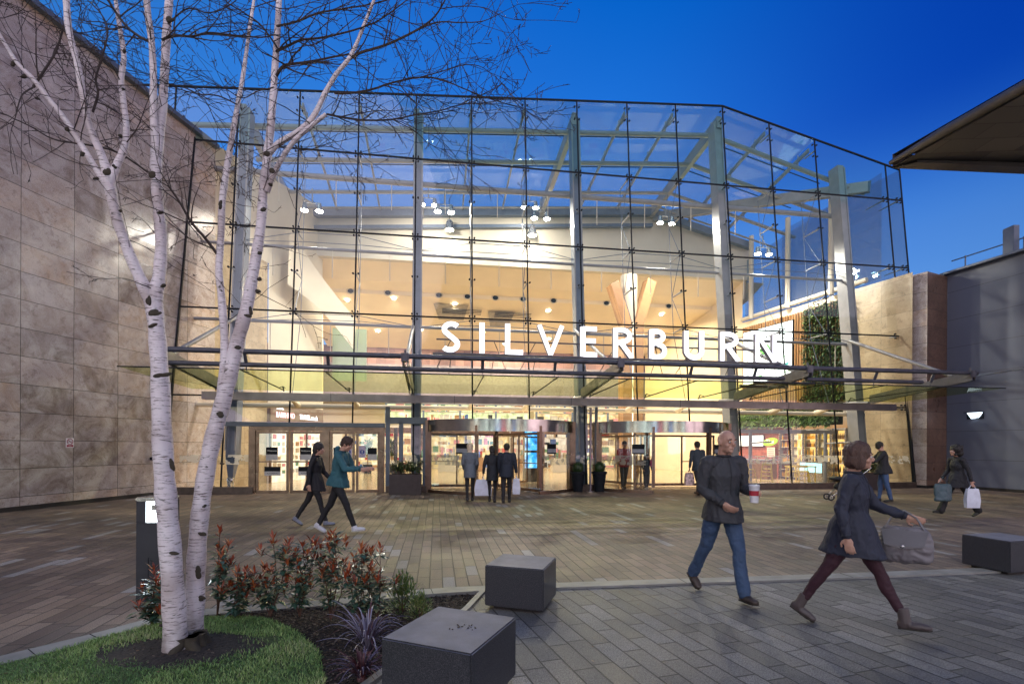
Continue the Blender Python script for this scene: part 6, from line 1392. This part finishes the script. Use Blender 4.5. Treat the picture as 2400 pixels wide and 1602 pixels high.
person('woman striding right in the foreground in navy jacket, maroon trousers and pale boots',(3.02,4.49),-132,1.66,legs=((-27,4),(29,3)),arms=((-14,12,26,0),(26,10,44,0)),lean=2,head=(2,14),hair=('bob',(.10,.055,.04)),top=('navy jacket',(.028,.032,.055)),topL=.66,trou=('maroon trousers',(.045,.012,.022)),shoe=('taupe suede boot',(.10,.078,.078)),vox=.0065,female=True,boot=1,slim=.86,extra=handbag,bulk=1.03)
# pair walking right at left
person('man in teal jumper and white trainers walking right with head bowed over a phone',(-3.15,9.15),-92,1.78,legs=((26,6),(-22,8)),arms=((28,6,62,14),(24,6,66,14)),lean=9,head=(28,0),hair=('short',(.045,.022,.015)),top=('teal jumper',(.03,.12,.15)),topL=.52,trou=('black joggers',(.012,.012,.016)),shoe=('white trainer',(.68,.68,.75)),vox=.010,bulk=1.1,slim=.9,hood=True)
person('slim person all in black walking right just behind the man in the teal jumper',(-3.90,10.0),-88,1.66,legs=((20,4),(-24,8)),arms=((-16,6,18,0),(14,6,30,0)),lean=4,head=(6,0),hair=('long',(.018,.014,.014)),top=('black jacket',(.016,.015,.02)),topL=.62,trou=('black leggings',(.012,.012,.015)),shoe=('grey trainer',(.22,.24,.32)),vox=.011,slim=.85,female=True,bulk=.98)
# group entering the left revolving door
person('blonde woman in grey blue hooded jacket seen from behind at the left revolving door',(-1.21,14.6),3,1.66,legs=((6,3),(-8,6)),arms=((4,8,40,10),(4,8,40,10)),lean=1,hair=('long',(.62,.52,.38)),top=('grey blue jacket',(.13,.155,.19)),topL=.66,trou=('black leggings',(.012,.012,.015)),shoe=('dark boot',(.03,.03,.035)),vox=.012,female=True,bulk=1.1,slim=.85)
def bagL(lab,m=bagw,w=.34,h=.42,k='w1',ax=0):
    return lambda T,J,tp_,hp_,S: carrier(T,J[k]+J['d'+k[1]]*.08,w,h,m,lab,ax)
person('dark haired woman in black coat with a big white bag entering the left revolving door',(-.56,14.4),6,1.60,legs=((-6,4),(8,3)),arms=((4,8,12,0),(2,14,8,0)),hair=('long',(.02,.016,.014)),top=('black coat',(.015,.017,.024)),topL=.70,trou=('black jeans',(.012,.012,.016)),shoe=('black boot',(.02,.02,.02)),vox=.012,female=True,bulk=1.08,slim=.88,extra=bagL('big white carrier bag held between the two women at the left revolving door',bagw,.46,.46,'w1',1))
person('person in dark navy coat entering beside the dark haired woman with the big bag',(-.15,14.2),-6,1.66,legs=((9,3),(-9,6)),arms=((3,12,10,0),(4,6,12,0)),hair=('short',(.02,.016,.014)),top=('navy coat',(.014,.02,.035)),topL=.62,trou=('black trousers',(.012,.012,.016)),shoe=('black shoe',(.02,.02,.02)),vox=.012,bulk=1.2,extra=bagL('slim white carrier bag in the right hand of the person in the navy coat',bagw,.20,.44,'w0',1))
# inside the right revolving door
person('man in red shirt and dark trousers coming out of the right revolving door',tuple(W(15.55,.55))[:2],178,1.78,legs=((12,4),(-12,8)),arms=((8,8,70,28),(-8,8,20,0)),hair=('short',(.03,.02,.016)),top=('red shirt',(.36,.035,.045)),topL=.55,trou=('khaki trousers',(.045,.042,.03)),shoe=('brown shoe',(.05,.03,.02)),vox=.012,bulk=1.1)
person('small child in dark coat and leggings behind the man in the red shirt',tuple(W(16.35,.35))[:2],175,1.30,legs=((10,4),(-10,8)),arms=((6,10,50,10),(6,10,50,10)),hair=('long',(.06,.035,.02)),top=('dark child coat',(.03,.035,.045)),topL=.60,trou=('black leggings',(.015,.013,.016)),shoe=('pale shoe',(.6,.55,.5)),vox=.012,female=True,extra=lambda T,J,tp_,hp_,S: carrier(T,J['w1']+Vector((0,0,.42)),.26,.20,pmat('bright pink bag',(.7,.04,.22),.5,bump=0),'small bright pink bag on the arm of the child'))
person('man in dark grey coat entering the right revolving door with a white bag and box',tuple(W(17.25,-1.75))[:2],10,1.76,legs=((12,4),(-14,10)),arms=((2,8,10,0),(2,8,8,0)),hair=('short',(.02,.016,.014)),top=('grey blue coat',(.035,.05,.07)),topL=.60,trou=('dark trousers',(.015,.015,.02)),shoe=('brown shoe',(.16,.09,.06)),vox=.012,bulk=1.05,extra=bagL('white and red carrier bag in the left hand of the man entering the right door',pmat('red white bag',(.6,.45,.45),.5,var=.5,scale=14,bump=.2),.30,.42,'w1',1))
# man with pushchair
person('young man in black padded jacket pushing a pushchair behind the striding woman',(10.95,14.9),66,1.76,legs=((8,4),(-8,6)),arms=((38,6,34,5),(38,6,34,5)),lean=5,head=(0,-150),hair=('short',(.02,.016,.014)),top=('black padded jacket',(.016,.018,.024)),topL=.56,trou=('blue denim',(.05,.10,.22)),shoe=('dark trainer',(.03,.03,.03)),vox=.011,bulk=1.15)
PC=thing('pushchair','black pushchair with small front wheel just left of the striding woman','pushchair',(10.08,15.2,0),R(80)); blk=pmat('pushchair black fabric',(.015,.015,.02),.6); 
m=MB(); m.tube([(-.22,-.55,1.0),(-.22,.1,.45),(-.18,.50,.12)],.014,8); m.tube([(.22,-.55,1.0),(.22,.1,.45),(.18,.50,.12)],.014,8); m.tube([(-.22,.05,.5),(-.25,-.45,.14)],.014,8); m.tube([(.22,.05,.5),(.25,-.45,.14)],.014,8); m.tube([(-.22,-.55,1.0),(0,-.60,1.02),(.22,-.55,1.0)],.018,8); m.build('frame',M['chrome'],PC,smooth=True)
b=MB(); b.ball((0,.02,.42),(.20,.36,.16),14); b.ball((0,-.22,.62),(.19,.16,.22),12); remesh(b,'seat',blk,PC,.015,4); b=MB(); b.ball((0,.30,.66),(.19,.22,.07),12); b.ball((0,-.20,.86),(.20,.20,.14),12); remesh(b,'hood',blk,PC,.015,4)
for x,y,r in((-.15,.50,.10),(.15,.50,.10),(-.27,-.45,.13),(.27,-.45,.13)):
    m=MB(); rg_=[(x,y+(r-.02)*math.cos(a*PI/10),r+(r-.02)*math.sin(a*PI/10)) for a in range(21)]; m.tube(rg_,.02,7); w_=m.build('wheel',blk,PC,smooth=True); m=MB(); [m.beam((x,y,r),(x,y+(r-.03)*math.cos(a*PI/2.5),r+(r-.03)*math.sin(a*PI/2.5)),.012,.02,(1,0,0)) for a in range(5)]; m.tube([(x-.02,y,r),(x+.02,y,r)],.02,8); m.build('hub',M['chrome'],w_)
# woman at right
person('curly haired woman in dark coat and flared trousers walking left near the grey wall',(10.45,11.85),86,1.66,legs=((26,4),(-26,6)),arms=((8,8,30,4),(-20,10,8,0)),lean=3,hair=('curly',(.015,.012,.012)),top=('black coat',(.017,.018,.024)),topL=.64,trou=('black flared trousers',(.014,.014,.018)),shoe=('black shoe',(.02,.02,.02)),vox=.011,female=True,flare=.8,extra=bagL('white carrier bag trailing behind the curly haired woman',bagw,.28,.44))
t=thing('carrier_bag','dark teal shopping bag carried in front of the curly haired woman','bag',(10.02,11.75,.78),R(86)); b=MB(); loft(b,[((0,0,-.42),.06,.16,Vector((1,0,0)),Vector((0,1,0))),((0,0,-.40),.08,.18,Vector((1,0,0)),Vector((0,1,0))),((0,0,-.1),.05,.19,Vector((1,0,0)),Vector((0,1,0))),((0,0,-.02),.015,.17,Vector((1,0,0)),Vector((0,1,0)))]); remesh(b,'bag_body',bagd,t,.014,2,.012); b=MB(); b.tube([(0,-.1,-.02),(0,0,.14),(0,.1,-.02)],.008,6); b.build('handle',bagd,t)
